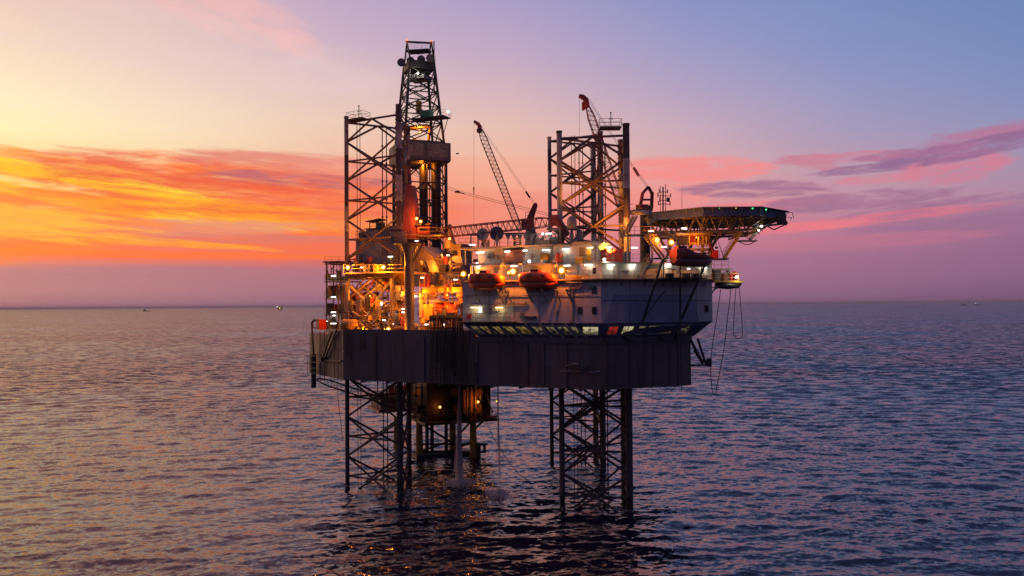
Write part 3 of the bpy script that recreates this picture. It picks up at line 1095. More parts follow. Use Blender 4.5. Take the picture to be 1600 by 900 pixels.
def pb(px, py, off=0.0):
    """a point off metres outboard of the house's bow wall"""
    return hit(px, py, Vector((T2.x, T2.y, 0)) + bn * off, bn)


T1u, T2u, T3u = pl(905, 420, 0.2), pl(941, 420, 0.2), pb(1112, 420, -1.2)
up = [flat(pl(741, 420, 1.6)), flat(pl(905, 420, 1.6)), flat(T1u), flat(T2u), flat(T3u), (T3u.x + 1, T3u.y + 10), flat(pl(741, 420, 1.6) + V * 12)]
MB().prism(up, zB + 0.16, zC - 0.003).build('upper_wall', M_WHITE2, block)
dk = [flat(pl(720, 437, -1.5)), flat(pl(943, 437, -2.0)), flat(pb(1116, 437, 0.8)), (T3.x + 1.6, T3.y + 13), flat(T1 + V * 14)]
MB().prism(dk, zB + 0.003, zB + 0.14).build('walkway', M_BUFF, block)
rail([pl(884, 437, -1.9), pl(942, 437, -1.9), pb(1113, 437, 0.7)], 1.15, 0.035).build('guard_rail', M_RAIL, block)
rail([pl(884, 437, -1.9) + Zv * 0.1, pl(942, 437, -1.9) + Zv * 0.1, pb(1113, 437, 0.7) + Zv * 0.1], 0.45, 0.03, mids=(0.25, 0.5, 0.75)).build('toe_board', M_RAIL, block)
rf = [flat(pl(738, 410, 0.4)), flat(pl(905, 410, 0.4)), flat(pl(943, 410, -0.4)), flat(pb(1114, 410, -0.5)), (T3u.x + 1.2, T3u.y + 10.5), flat(pl(738, 410, 1.2) + V * 12.5)]
MB().prism(rf, zC, zC + 0.16).build('upper_deck', M_PALE, block)
rail([pl(738, 411, 0.5), pl(905, 411, 0.5), pl(942, 410, -0.3), pb(1035, 410, -0.4)], 1.1, 0.03).build('guard_rail', M_GREY, block)
for px, py in ((928.5, 423),):
    c = pl(px, py, 0.2 - 0.03)
    w_ = MB().box(c, (0.46, 0.1, 0.8), U).build('window', M_DARK, block)
    MB().box(c - V * 0.06, (0.34, 0.03, 0.66), U).build('pane', M_GLASS, w_)
for px in (916, 962, 1006, 1048):
    c = pl(px, 426, 0.15) if px < 941 else pb(px, 426, -1.15)
    MB().box(c, (0.8, 0.08, 1.9), U if px < 941 else bd).build('door', M_PALE, block)
b = MB()
for px in (972, 980, 1028, 1060, 1095):
    b.box(pb(px, 424, -1.08), (0.5, 0.2, 0.35), bd)
b.build('vent_grille', M_GREY, block)
# broad blue grey field: a thin slab, bluer than the bow wall round it
MB().slab([pb(960, 460, .012), pb(1080, 460, .012), pb(1094, 503, .012), pb(944, 504, .012)], .006).build('blue_grey_field', M_WALLBLUE, block, 'blue grey field on the bow wall')
for px in (985, 1052, 1088):
    MB().tube(pb(px, 440, .08), pb(px, 503, .08), .04, 4).build('conduit', M_GREY, block)
MB().tube(pb(942, 469, .08), pb(1111, 469, .08), .05, 5).build('cable_tray', M_GREY, block)
# brackets under the walkway
for px in (950, 975, 1010, 1040, 1075, 1105):
    MB().bar(pb(px, 437, 0.6), pb(px - 5, 447, 0.0), 0.10).build('walkway_bracket', M_GREY, block)
b = MB()
for k in range(3):
    xa = 886 + k * 8
    b.bar(pl(xa, 440, -1.8), pl(xa + 6, 450, -1.5), 0.08).bar(pl(xa + 6, 450, -1.5), pl(xa + 8, 440, -1.8), 0.08)
b.bar(pl(884, 441, -1.8), pl(910, 441, -1.8), 0.12).bar(pl(888, 450, -1.5), pl(906, 450, -1.5), 0.1)
b.build('walkway_truss', M_GREY, block)

# upper house with its overhanging roof deck
zH0, zH1 = zC + 0.163, pl(800, 387, 1.5).z
house = thing('deckhouse', 'white lit deckhouse above the lifeboats, with an overhanging roof deck', 'building', tuple(pl(830, 412, 5).xy) + (zH0,))
hp = [flat(pl(747, 400, 2.6)), flat(pl(864, 400, 2.6)), flat(pl(864, 400, 1.2)), flat(pl(924, 400, 1.2)), flat(pl(924, 400, 1.2) + V * 6), flat(pl(747, 400, 2.6) + V * 7)]
MB().prism(hp, zH0, zH1).build('wall', M_WHITE2, house)
zR = pl(890, 380, 1.0).z
MB().prism([flat(pl(893, 400, 1.05)), flat(pl(927, 400, 1.05)), flat(pl(927, 400, 1.05) + V * 6), flat(pl(893, 400, 1.05) + V * 6)], zH1 + 0.003, zR).build('raised_wall', M_WHITE2, house)
MB().prism([flat(pl(718, 386, 0.8)), flat(pl(862, 386, 0.8)), flat(pl(862, 386, 0.8) + V * 9), flat(pl(718, 386, 0.8) + V * 9)], zH1 + 0.004, zH1 + 0.22).build('roof_deck', M_PALE, house)
MB().prism([flat(pl(863, 386, 0.9)), flat(pl(892.6, 386, 0.9)), flat(pl(892.6, 386, 0.9) + V * 7.6), flat(pl(863, 386, 0.9) + V * 7.6)], zH1 + 0.004, zH1 + 0.20).build('roof_deck', M_PALE, house)
MB().prism([flat(pl(891, 380, 0.8)), flat(pl(929, 380, 0.8)), flat(pl(929, 380, 0.8) + V * 6.6), flat(pl(891, 380, 0.8) + V * 6.6)], zR + 0.003, zR + 0.18).build('roof_deck', M_PALE, house)
rail([pl(719, 384.5, 0.9), pl(862, 384.5, 0.9)], 1.1, 0.03).build('guard_rail', M_GREY, house)
for px in (727, 738):
    MB().tube(pl(px, 386, 2.2), pl(px, 414, 2.2), 0.08).build('post', M_PALE, house)
W(788, 816, 391, 411, 1.7, 0.8).build('shutter', M_DECKRED, house, 'large rust brown shutter panel')
W(905, 914, 387, 400, 1.12, 0.1).build('louvre', M_BUFF, house)
W(916, 923, 390, 408, 1.12, 0.1).build('door', M_YELLOW, house)
for px, py, w, h in ((760, 400, 9, 7), (767, 399, 7, 9), (775, 402, 6, 6), (784, 404, 6, 9), (829, 399, 5, 6), (880, 397, 8, 6)):
    W(px - w / 2, px + w / 2, py - h / 2, py + h / 2, 2.2, 0.4).build('air_conditioner', M_GREY, house)
for px, py in ((764, 400), (770, 400)):
    MB().lathe(pl(px, py, 2.18), [(0.28, 0), (0.28, 0.1)], 12, -V).build('fan', M_DARK, house)
make_stairs('stairs', 'open steel stairs climbing in front of the white deckhouse to its roof', pl(846, 411, 1.6), pl(866, 388, 1.6), 0.9, V, M_PALE, M_GREY)

# ------------------------------------------------------------------ derrick
DX, DY = at(655.5, 300, 158.0).x, 158.0
dk0 = 40.2
der = thing('drilling_derrick', 'tall tapering drilling derrick with a boxed wind wall halfway up', 'derrick', (DX, DY, dk0))
DIRS = [Vector((-0.40, -0.916, 0)), Vector((-0.916, 0.40, 0)), Vector((0.40, 0.916, 0)), Vector((0.916, -0.40, 0))]   # near, left, far, right


def dz(py):
    return CAM_H + (478.5 - py) / F * DY


def dr(z):
    pts = [(dz(400), 6.0), (dz(258), 5.95), (dz(226), 5.55), (dz(95), 3.35), (dz(70), 2.75)]
    for (z0, r0), (z1, r1) in zip(pts, pts[1:]):
        if z <= z1:
            return r0 + (r1 - r0) * (z - z0) / (z1 - z0)
    return pts[-1][1]


def dp(i, z, k=1.0):
    return Vector((DX - (z - 50) * 0.0, DY, z)) + DIRS[i % 4] * (dr(z) * k)


lv = [400, 372, 344, 317, 290, 258, 226, 197, 171, 148, 128, 110]
for i in range(4):
    b = MB()
    zs = [dz(v_) for v_ in lv] + [dz(97)]
    for z0, z1 in zip(zs, zs[1:]):
        b.tube(dp(i, z0), dp(i, z1), 0.34 if z1 < dz(250) else 0.27, 8)
    b.build('leg', M_DARK, der)
for k, (v0, v1) in enumerate(zip(lv, lv[1:])):
    z0, z1 = dz(v0), dz(v1)
    rb = 0.14 if v0 > 230 else 0.12
    for i in range(4):
        MB().tube(dp(i, z1), dp(i + 1, z1), rb, 6).build('girt', M_DARK, der)
        if v0 == 258:
            continue
        if v0 > 258:
            m = (dp(i, z1) + dp(i + 1, z1)) / 2
            for q in (i, i + 1):
                MB().tube(dp(q, z0), m, rb, 6).build('brace', M_DARK, der)
        else:
            MB().tube(dp(i, z0), dp(i + 1, z1), rb, 6).build('brace', M_DARK, der)
            MB().tube(dp(i + 1, z0), dp(i, z1), rb, 6).build('brace', M_DARK, der)
# wind wall box
wz0, wz1 = dz(256), dz(228.5)
for i in range(4):
    a, c = [Vector((DX, DY, 0)) + DIRS[j % 4] * 7.0 for j in (i, i + 1)]
    dd = (c - a).normalized()
    nn_ = Vector((dd.y, -dd.x, 0))
    w_ = MB().box((a + c) / 2 + Zv * ((wz0 + wz1) / 2), ((c - a).length - 0.02, 0.14, wz1 - wz0), dd).build('wind_wall', M_BROWN, der)
    for k0, k1 in ((0.05, 0.46), (0.54, 0.90)):
        m = a.lerp(c, (k0 + k1) / 2) + Zv * ((wz0 + wz1) / 2 + 0.1)
        out_ = nn_ if nn_.dot(DIRS[i] + DIRS[(i + 1) % 4]) > 0 else -nn_
        MB().box(m + out_ * 0.11, ((c - a).length * (k1 - k0), 0.06, (wz1 - wz0) * 0.74), dd).build('weathered_panel', M_MESH, w_)
b = MB()
fl = [Vector((DX, DY, 0)) + d_ * 6.9 for d_ in DIRS]
b.prism([(p.x, p.y) for p in fl], wz0 - 0.25, wz0 - 0.03)
b.build('racking_floor', M_DARK, der)
W(712, 716, 239, 240.5, 33.0, 0.3).build('wall_arm', M_DARK, der)
# crown: platform, sheaves, top frame
cz = dz(109)
b = MB().prism([tuple((Vector((DX, DY, 0)) + d_ * 3.7).xy) for d_ in DIRS], cz, cz + 1.25)
b.build('crown_block', M_DARK, der)
for k, o in enumerate((-3.4, -1.2, 1.2, 3.2)):
    c = Vector((DX, DY, cz + 1.75)) + Vector((0.916, -0.40, 0)) * o + Vector((-0.4, -0.916, 0)) * 1.2
    MB().lathe(c - Vector((0.2, 0.9, 0)) * 0.15, [(0.80, 0), (0.80, 0.1), (0.66, 0.14), (0.66, 0.22), (0.80, 0.26), (0.80, 0.36)], 16, Vector((0.25, 0.95, 0)), False).build('sheave', M_BROWN, der)
rail([Vector((DX, DY, cz + 1.25)) + DIRS[i % 4] * 3.8 for i in range(5)], 1.1, 0.03).build('guard_rail', M_GREY, der)
tz = dz(63)
tops = [Vector((DX, DY, tz)) + Vector((0.985, -0.17, 0)) * s for s in (-2.45, 2.6)]
for s, i, j in ((0, 1, 0), (1, 3, 2)):
    for q in (i, j):
        MB().tube(dp(q, dz(97)), tops[s], 0.16, 6).build('top_strut', M_DARK, der)
MB().bar(tops[0] + Vector((-.2, 0, 0.1)), tops[1] + Vector((.2, 0, -0.5)), 0.28, 0.35).build('top_beam', M_DARK, der)
MB().box(Vector((DX, DY, dz(79))), (4.6, 2.2, 0.35), Vector((0.985, -0.17, 0))).build('top_platform', M_DARK, der)
rail([Vector((DX, DY - 0.9, dz(79) + .1)) + Vector((0.985, -0.17, 0)) * s for s in (-2.3, 2.3)], 1.2, 0.03, mids=(0.33, 0.66)).build('guard_rail', M_GREY, der)
b = MB().tube(at(678.5, 146, 156.5), at(678, 64, 156.5), 0.13, 6)
b.tube(at(678, 78, 156.5), at(669, 82, 157), 0.09, 5)
b.build('vent_pipe', M_DARK, der)
# monkey board with its hut, and the lit floor below
mz = dz(192)
MB().box(Vector((DX + 2.6, DY - 3.6, mz)), (7.4, 2.8, 0.22), Vector((0.916, -0.40, 0))).build('monkey_board', M_DARK, der)
rail([Vector((DX - 0.8, DY - 4.0, mz)), Vector((DX + 5.9, DY - 6.6, mz)), Vector((DX + 6.6, DY - 4.2, mz))], 1.1, 0.03).build('guard_rail', M_GREY, der)
MB().box(Vector((DX + 1.9, DY - 3.4, mz + 0.85)), (2.1, 1.5, 1.45), Vector((0.916, -0.40, 0))).build('monkey_board_hut', M_GREEN, der)
MB().bar(dp(3, mz - 3.0), Vector((DX + 6.2, DY - 5.2, mz - 0.1)), 0.12).build('bracket', M_DARK, der)
MB().box(Vector((DX - 1.0, DY - 2.2, dz(203))), (7.6, 2.2, 0.3), Vector((0.916, -0.40, 0))).build('lower_board', M_BUFF, der)
MB().tube(Vector((DX + 2.0, DY - 2.3, dz(226))), Vector((DX + 2.6, DY - 2.3, dz(196))), 0.28, 8).build('hoist_post', M_YELLOW, der)
MB().box(Vector((DX + 0.2, DY - 1.0, dz(124))), (3.6, 3.0, 0.9), Vector((0.916, -0.40, 0))).build('water_table', M_GREY, der)
rail([Vector((DX - 1.6, DY - 3.2, dz(130))), Vector((DX + 3.4, DY - 4.6, dz(130)))], 1.0, 0.03).build('guard_rail', M_GREY, der)
# travelling block, drill lines and standing pipe racks
for k in range(5):
    x = DX - 0.6 + k * 0.3
    MB().tube((x, DY - 0.4, cz), (x, DY - 0.4, dz(245)), 0.025, 4).build('drill_line', M_CABLE, der)
MB().box((DX, DY - 0.4, dz(168)), (1.0, 0.8, 2.4)).build('travelling_block', M_YELLOW, der)
for px, hw, tx in ((661.5, 0.80, 0.0), (681.5, 0.98, 0.0)):
    c = at(px, 330, 157.0)
    MB().lathe((c.x, 157.0, dz(412)), [(hw, 0), (hw, dz(300) - dz(412)), (hw * 1.08, dz(299) - dz(412)), (hw * 1.08, dz(297) - dz(412)), (hw, dz(296) - dz(412)), (hw, dz(255) - dz(412))], 18).build('pipe_rack', M_DARK, der)
for px in (668, 671.5, 692):
    c = at(px, 330, 155.0)
    MB().tube((c.x, 155, dz(405)), (c.x, 155, dz(256)), 0.12, 6).build('standpipe', M_BUFF, der)

# cantilever carrying the derrick, with its drill floor house
CAX = Vector((-0.563, 0.828, 0))
CPX = Vector((0.828, 0.563, 0))
cb = Vector((DX, DY, 0)) - CAX * 14
cant = thing('cantilever', 'buff drill floor on twin girders jutting out under the derrick', 'platform', (cb.x, cb.y, 33))
for s in (-1, 1):
    a = cb + CPX * (s * 6.2) + Zv * 35.6
    MB().bar(a - CAX * 8, a + CAX * 22, 0.9, 4.2).build('girder', M_BUFF, cant)
MB().box(Vector((DX, DY, 38.6)) - CAX * 1.5, (19, 14, 0.5), CAX).build('drill_floor', M_BROWN, cant)
for s in (-1, 1):
    for k in (-6, 0, 6):
        a = Vector((DX, DY, 0)) + CPX * (s * 6.0) + CAX * k
        MB().bar(a + Zv * 37.4, a + Zv * 38.3, 0.8).build('floor_column', M_BUFF, cant)
g_ = Vector((DX, DY, 0)) - CAX * 8.0
for k in range(4):
    a = g_ + CPX * (-6 + k * 4)
    MB().bar(a + Zv * 34, a + CPX * 3.2 + Zv * 38.3, 0.3).build('brace', M_BUFF, cant)

hs = thing('drill_floor_house', 'grey windowless drill floor house behind the left leg bracing', 'building', tuple(pl(590, 412, 21).xy) + (pl(590, 412, 21).z,))
W(556, 621, 371, 413, 19.0, 8).build('wall', M_GREY, hs)
W(572, 612, 357, 370.6, 20.0, 6).build('upper_wall', M_GREY, hs)
W(607, 626, 352, 371, 18.5, 6).build('side_wall', M_BROWN, hs)
W(568, 606, 356, 357, 19.6, 7).build('roof', M_DARK, hs)
rail([pl(556, 371, 18.9), pl(575, 371, 18.9)], 1.1, 0.04).build('guard_rail', M_GREY, hs)
rail([pl(556, 371, 18.9) + V * 4, pl(556, 371, 18.9)], 1.1, 0.04).build('guard_rail', M_GREY, hs)
W(560, 571, 363, 371, 22.0, 2.5).build('tank', M_DARK, hs)
hut = thing('rooftop_hut', 'small open hut with a sloping canopy on the grey drill house roof', 'hut', tuple(pl(588, 357, 21).xy) + (pl(588, 357, 21).z,))
for px in (578, 588, 597):
    MB().tube(pl(px, 358, 20.5), pl(px, 345, 20.5), 0.07, 5).build('post', M_DARK, hut)
b = MB().bar(pl(577, 347, 21.2), pl(599, 342.6, 21.2), 2.6, 0.12)
b.build('canopy', M_DARK, hut)
W(587, 596, 347, 357, 21.5, 1.2).build('cabinet', M_GREEN, hut)
rail([pl(577, 358, 20.3), pl(601, 358, 20.3)], 1.1, 0.04).build('guard_rail', M_RAIL, hut)
gh = thing('gabled_shed', 'buff gabled shed with a dark door right of the crane pedestal', 'shed', tuple(pl(664, 420, 16).xy) + (pl(664, 420, 16).z,))
ga = [pl(642, 420, 15), pl(678, 420, 15), pl(678, 402, 15), pl(657, 384, 15), pl(642, 397, 15)]
MB().slab(ga, 0.2).build('gable_wall', M_BUFF, gh)
b = MB()
b.add([p + V * k for p in ga for k in (0.25, 6)], [(4, 5, 7, 6), (6, 7, 9, 8), (2, 3, 5, 4), (8, 9, 1, 0)])
b.build('roof', M_BUFF, gh)
W(656, 663, 402, 418, 14.8, 0.1).build('door', M_DARK, gh)

# ------------------------------------------------------------------ left process tower
pt = thing('process_tower', 'open pipework tower with strip lights at the far left edge of the rig', 'tower', tuple(pl(521, 515, 15).xy) + (ZD + 0.06,))
for px in (510, 521, 533):
    for v in (13.5, 17):
        MB().tube(Vector((*pl(px, 460, v).xy, ZD + 0.06)), pl(px, 408, v), 0.12, 6).build('post', M_DARK, pt)
for py in (411, 439, 466, 492):
    W(507, 541, py, py + 1.6, 13.2, 4.2).build('platform', M_BUFF, pt)
    rail([pl(507, py, 13.2), pl(541, py, 13.2)], 1.1, 0.035).build('guard_rail', M_RAIL, pt)
W(504, 531, 408, 410, 13.2, 4.4).build('roof', M_DARK, pt)
r2 = random.Random(5)
for k in range(16):
    px = r2.uniform(512, 540)
    py = r2.choice((437, 464, 490, 514))
    h = r2.uniform(8, 19)
    m = r2.choice((M_YELLOW, M_BUFF, M_GREEN, M_GREY, M_DARK, M_RED))
    c = pl(px, py, r2.uniform(14, 16))
    k_ = r2.random()
    if k_ < 0.4:
        MB().lathe(c, [(0.001, 0), (0.45, 0.05), (0.45, h * 0.09), (0.3, h * 0.105), (0.001, h * 0.11)], 10).build('vessel', m, pt)
    elif k_ < 0.7:
        MB().box(c + Zv * h * 0.05, (r2.uniform(.6, 1.2), 0.8, h * 0.1), U).build('cabinet', m, pt)
    else:
        MB().path([c, c + Zv * h * 0.1, c + Zv * h * 0.1 + U * r2.uniform(-1, 1)], 0.12, 6).build('pipe', m, pt)
for px in (529, 535, 538):
    b = MB().path([pl(px, 514, 12.5), pl(px, 446, 12.5), pl(px - 4, 444, 13.0)], 0.16, 6)
    b.build('pipe', M_BUFF, pt)
W(513, 526, 446, 458, 14, 2).build('red_cabinet', M_RED, pt)

# ------------------------------------------------------------------ jacking frame round the left leg
jf = thing('jacking_frame', 'buff jacking frame and walkway round the left lattice leg', 'frame', tuple(pl(578, 515, 8).xy) + (ZD + 0.06,))
W(540, 615, 427, 434, 5.6, 0.7).build('front_beam', M_BUFF, jf)
W(540, 544, 434.2, 516, 5.8, 0.5).build('column', M_BROWN, jf)
W(609, 613, 434.2, 516, 5.8, 0.5).build('column', M_BROWN, jf)
W(536, 640, 425, 426.7, 4.6, 9).build('walkway', M_BUFF, jf)
rail([pl(537, 425, 4.7), pl(632, 425, 4.7)], 1.15, 0.045).build('guard_rail', M_RAIL, jf)
W(540, 615, 451, 454, 13.5, 0.5).build('back_beam', M_DARK, jf)
for a_, c_, v_ in (((545, 445), (612, 512), 6.6), ((611, 437), (560, 514), 6.8)):
    MB().tube(pl(*a_, v_), pl(*c_, v_), 0.26, 8).build('brace', M_GREY, jf)
for a_, c_, v_ in (((550, 487), (596, 515), 7.6), ((612, 476), (570, 515), 7.7), ((554, 474), (600, 440), 12.0), ((560, 440), (606, 478), 12.2)):
    MB().tube(pl(*a_, v_), pl(*c_, v_), 0.18, 8).build('brace', M_GREY, jf)
b = MB()
for px in (553, 561, 567, 576, 583, 592, 604):
    W(px, px + r2.uniform(2, 6), 425 - r2.uniform(5, 17), 424.8, r2.uniform(6, 9), 0.8).build('jack_motor', r2.choice((M_BUFF, M_YELLOW, M_GREY)), jf)
rd = thing('red_tank', 'large dark red horizontal tank behind the crossed braces of the left leg', 'tank', tuple(pl(575, 500, 14).xy) + (ZD + 0.06,))
MB().lathe(pl(549, 470, 14.5), [(0.6, 0), (1.5, 0.4), (1.5, 5.4), (0.6, 5.8)], 18, U).build('shell', M_RED, rd)
MB().lathe(pl(553, 497, 14.5), [(0.6, 0), (1.7, 0.5), (1.7, 5.0), (0.6, 5.5)], 18, U).build('shell', M_DARK, rd)
for px in (556, 590):
    W(px, px + 3, 482, 516, 14.2, 2.0).build('saddle', M_DARK, rd)
for k in range(7):
    a = pl(560 + k * 6, 448 + (k % 3) * 5, 12.6)
    MB().path([a - U * 0.4, a + U * 1.4 + Zv * 1.4, a + U * 1.4 + Zv * 2.2], 0.10, 6).build('pipe', M_RED, rd)
# orange hopper stack left of the crane pedestal
hp_ = thing('hopper_stack', 'stack of buff hoppers and canopies left of the crane pedestal', 'hopper', tuple(pl(620, 515, 8).xy) + (ZD + 0.06,))
W(614, 631, 427, 446, 7.5, 2).build('top_bin', M_YELLOW, hp_)
for yb, yt, wt, wb in ((457, 443, 12, 21), (486, 472, 13, 20)):
    c = pl(622, yb, 8.4)
    z1 = pl(622, yt, 8.4).z
    w0, w1 = wb / 10.4 / 2, wt / 10.4 / 2
    MB().prism([tuple((c + U * (sx * w0) + V * (sy * 1.0)).xy) for sx, sy in ((-1, -1), (1, -1), (1, 1), (-1, 1))], c.z, z1,
               [tuple((c + U * (sx * w1 * 0.7) + V * (sy * 0.5)).xy) for sx, sy in ((-1, -1), (1, -1), (1, 1), (-1, 1))]).build('canopy', M_YELLOW, hp_)
W(613, 632, 457, 468, 7.8, 1.6).build('bin', M_BUFF, hp_)
W(612, 632, 488, 500, 7.8, 1.6).build('bin', M_BUFF, hp_)
for px in (613, 631):
    W(px - 0.8, px + 0.8, 440, 516, 7.4, 0.2).build('post', M_BUFF, hp_)
W(610, 634, 469, 470.5, 6.9, 3).build('platform', M_BUFF, hp_)
rail([pl(610, 469, 6.9), pl(634, 469, 6.9)], 1.0, 0.04).build('guard_rail', M_RAIL, hp_)
W(617, 629, 502, 515, 7.6, 1.4).build('pump', M_GREY, hp_)
# deck drum tank, front left
dt = thing('drum_tank', 'dull yellow horizontal drum tank at the left front deck edge', 'tank', tuple(pl(549, 516, 2).xy) + (ZD + 0.06,))
MB().lathe(pl(535, 507, 1.8), [(0.3, 0), (0.85, 0.25), (0.85, 2.4), (0.3, 2.65)], 18, U).build('shell', M_RUSTLEG, dt)
for px in (539, 556):
    W(px, px + 2, 512, 520, 1.4, 0.8).build('saddle', M_DARK, dt)
MB().path([pl(561, 505, 1.6), pl(568, 509, 1.6), pl(566, 517, 1.6)], 0.12, 6).build('pipe', M_YELLOW, dt)

# ------------------------------------------------------------------ mud module between the crane pedestal and the white house
mm_ = thing('mud_module', 'orange lit mud tanks and catwalk between crane pedestal and white house', 'tank module', tuple(pl(690, 515, 9).xy) + (ZD + 0.06,))
W(662, 676, 475, 500, 7.0, 3.0).build('panel_wall', M_YELLOW, mm_)
W(676.4, 679, 476, 507, 6.8, 0.6).build('column', M_PALE, mm_)
for px, hw in ((687, 0.95), (705, 1.0)):
    c = pl(px, 488, 9.0)
    MB().lathe(c, [(hw, 0), (hw, 1.7), (hw * 0.8, 1.75), (hw * 0.8, 1.8)], 18).build('mud_tank', M_ORANGE, mm_)
    MB().lathe(c - Zv * 2.4, [(hw * 0.85, 0), (hw * 0.85, 2.3)], 14).build('tank_base', M_BUFF, mm_)
W(660, 721, 449, 457, 6.0, 1.0).build('catwalk_beam', M_YELLOW, mm_)
rail([pl(661, 449, 6.0), pl(720, 449, 6.0)], 1.1, 0.045).build('guard_rail', M_RAIL, mm_)
W(655, 724, 466, 468, 8.0, 6.0).build('mezzanine', M_BUFF, mm_)
W(655, 722, 425, 427.5, 10.0, 7.0).build('upper_floor', M_BUFF, mm_)
W(655, 662, 457.5, 516, 8.6, 0.5).build('column', M_BUFF, mm_)
for px in (668, 696, 719):
    W(px, px + 2, 428, 516, 10.4, 0.4).build('column', M_BUFF, mm_)
rail([pl(680, 424, 9.8), pl(722, 424, 9.8)], 1.1, 0.045, step=1.0).build('guard_rail', M_RAIL, mm_)
MB().lathe(pl(701, 437, 8.4), [(0.3, 0), (1.05, 0.02), (1.05, 0.4), (0.3, 0.42)], 20, V).build('cable_reel', M_YELLOW, mm_)
MB().bar(pl(671, 408, 11.5), pl(686, 447, 9.2), 1.6, 0.5).build('pipe_chute', M_DARK, mm_)
W(676, 684, 442, 449, 6.4, 0.6).build('red_valve', M_RED2, mm_)
W(687, 690, 441, 449, 6.4, 0.6).build('valve', M_RED2, mm_)
W(694, 697, 440, 449, 6.4, 0.5).build('cylinder', M_PALE, mm_)
W(664, 669, 440, 449, 6.4, 0.6).build('control_box', M_BLUE, mm_)
for k in range(14):
    px = r2.uniform(656, 720)
    py = r2.choice((465.5, 465.5, 514, 514, 424.5))
    h = r2.uniform(6, 15) * 0.09
    c = pl(px, py, r2.uniform(9, 13))
    m = r2.choice((M_BUFF, M_YELLOW, M_GREY, M_PALE, M_RED, M_DARK))
    if r2.random() < 0.5:
        MB().box(c + Zv * h / 2, (r2.uniform(.5, 1.4), 0.8, h), U).build('machine', m, mm_)
    else:
        MB().path([c, c + Zv * h, c + Zv * h + U * r2.uniform(-1.5, 1.5)], 0.13, 6).build('pipe', m, mm_)
for k, py in enumerate((459.5, 461, 470.5, 472, 430, 431.5)):
    MB().tube(pl(657, py, 7.6), pl(721, py, 7.6), 0.09, 6).build('pipe_run', M_BUFF if k % 2 else M_PALE, mm_)
make_stairs('stairs', 'orange lit steel stairs beside the mud tanks, next to the white house end', pl(703, 501, 5.6), pl(722, 467, 5.6), 0.9, V, M_YELLOW, M_RAIL)
um = thing('deck_unit', 'cream rounded machine on a railed platform behind the lifeboat deck', 'machine', tuple(pl(715, 412, 13).xy) + (pl(715, 412, 13).z,))
W(707, 722, 402, 411, 12.5, 2).build('housing', M_PALE, um)
W(709, 720, 400, 402, 12.8, 1.4).build('lid', M_PALE, um)
W(705, 724, 411.3, 413.5, 12.0, 3).build('skid', M_BUFF, um)
sg = thing('service_house', 'plain buff service house left of the white deckhouse roof', 'building', tuple(pl(712, 420, 14).xy) + (pl(712, 424, 14).z,))
W(704, 720, 383, 424, 15.8, 4).build('wall', M_BUFF, sg)
W(683, 704, 411, 423, 15.8, 3).build('low_wall', M_BUFF, sg)
W(703, 721, 381, 382.6, 15.5, 4.6).build('roof', M_BROWN, sg)
rail([pl(683, 411, 15.7), pl(703, 411, 15.7)], 1.1, 0.045, step=0.9).build('guard_rail', M_RAIL, sg)
ck = thing('vent_cone', 'pale conical vent stack behind the service house roof', 'vent', tuple(pl(703, 384, 18).xy) + (pl(703, 384, 18).z - 1,))
MB().lathe(pl(703, 384, 18) - Zv * 0.5, [(1.15, 0), (1.1, 0.8), (0.35, 3.2), (0.3, 3.6)], 14).build('cone', M_BUFF, ck)
MB().lathe(pl(703, 384, 18) + Zv * 3.12, [(0.42, 0), (0.42, 0.3), (0.05, 0.6)], 12).build('cap', M_DARK, ck)

# deck edge railing along the near side
er = rail([uv(1.0, 0.25, ZD + 1.0), uv(ub - 1, 0.25, ZD + 1.0)], 1.0, 0.035)
solo(er, 'edge_rail', M_RAIL, 'yellow guard rail along the hull edge below the orange lights', 'railing', uv(1.0, 0.25, ZD))
wn_ = thing('deck_winch', 'pale winch drum at the deck edge right of the crane pedestal', 'winch', tuple(pl(655, 518, 1.6).xy) + (ZD + 0.06,))
MB().lathe(pl(650, 512, 1.8), [(0.7, 0), (0.7, 0.12), (0.45, 0.15), (0.45, 0.9), (0.7, 0.93), (0.7, 1.05)], 16, U).build('drum', M_PALE, wn_)
W(648, 664, 517, 521, 1.2, 1.2).build('base', M_YELLOW, wn_)

# ------------------------------------------------------------------ the crowd of pipes, valves and machines on the process decks
def clutter(t, px0, px1, levels, v0, v1, n, mats, seed):
    rr = random.Random(seed)
    for k in range(n):
        px = rr.uniform(px0, px1)
        py = rr.choice(levels)
        c = pl(px, py, rr.uniform(v0, v1))
        m = rr.choice(mats)
        q = rr.random()
        h = rr.uniform(.5, 2.2)
        if q < .22:
            r_ = rr.uniform(.18, .5)
            MB().lathe(c, [(r_, 0), (r_, h), (r_ * .6, h + r_ * .5), (.03, h + r_ * .6)], 10).build('vessel', m, t)
        elif q < .40:
            r_ = rr.uniform(.2, .45)
            MB().lathe(c + Zv * r_, [(.03, 0), (r_, .15), (r_, h), (.03, h + .15)], 10, U).build('pump', m, t)
        elif q < .58:
            MB().box(c + Zv * h * .5, (rr.uniform(.4, 1.1), rr.uniform(.4, .9), h), U).build('cabinet', m, t)
        elif q < .86:
            w_ = rr.uniform(-2.2, 2.2)
            b = MB().path([c, c + Zv * h, c + Zv * h + U * w_, c + Zv * (h + rr.uniform(-h, h * .5)) + U * w_], rr.uniform(.05, .12), 6)
            b.lathe(c + Zv * h * .5 - Zv * .1, [(.2, 0), (.2, .2)], 8)
            b.build('pipe', m, t)
        else:
            b = MB()
            b.tube(c, c + Zv * h, .05, 5)
            b.lathe(c + Zv * h, [(.22, -.03), (.22, .03)], 10, V)
            b.build('valve', m, t)


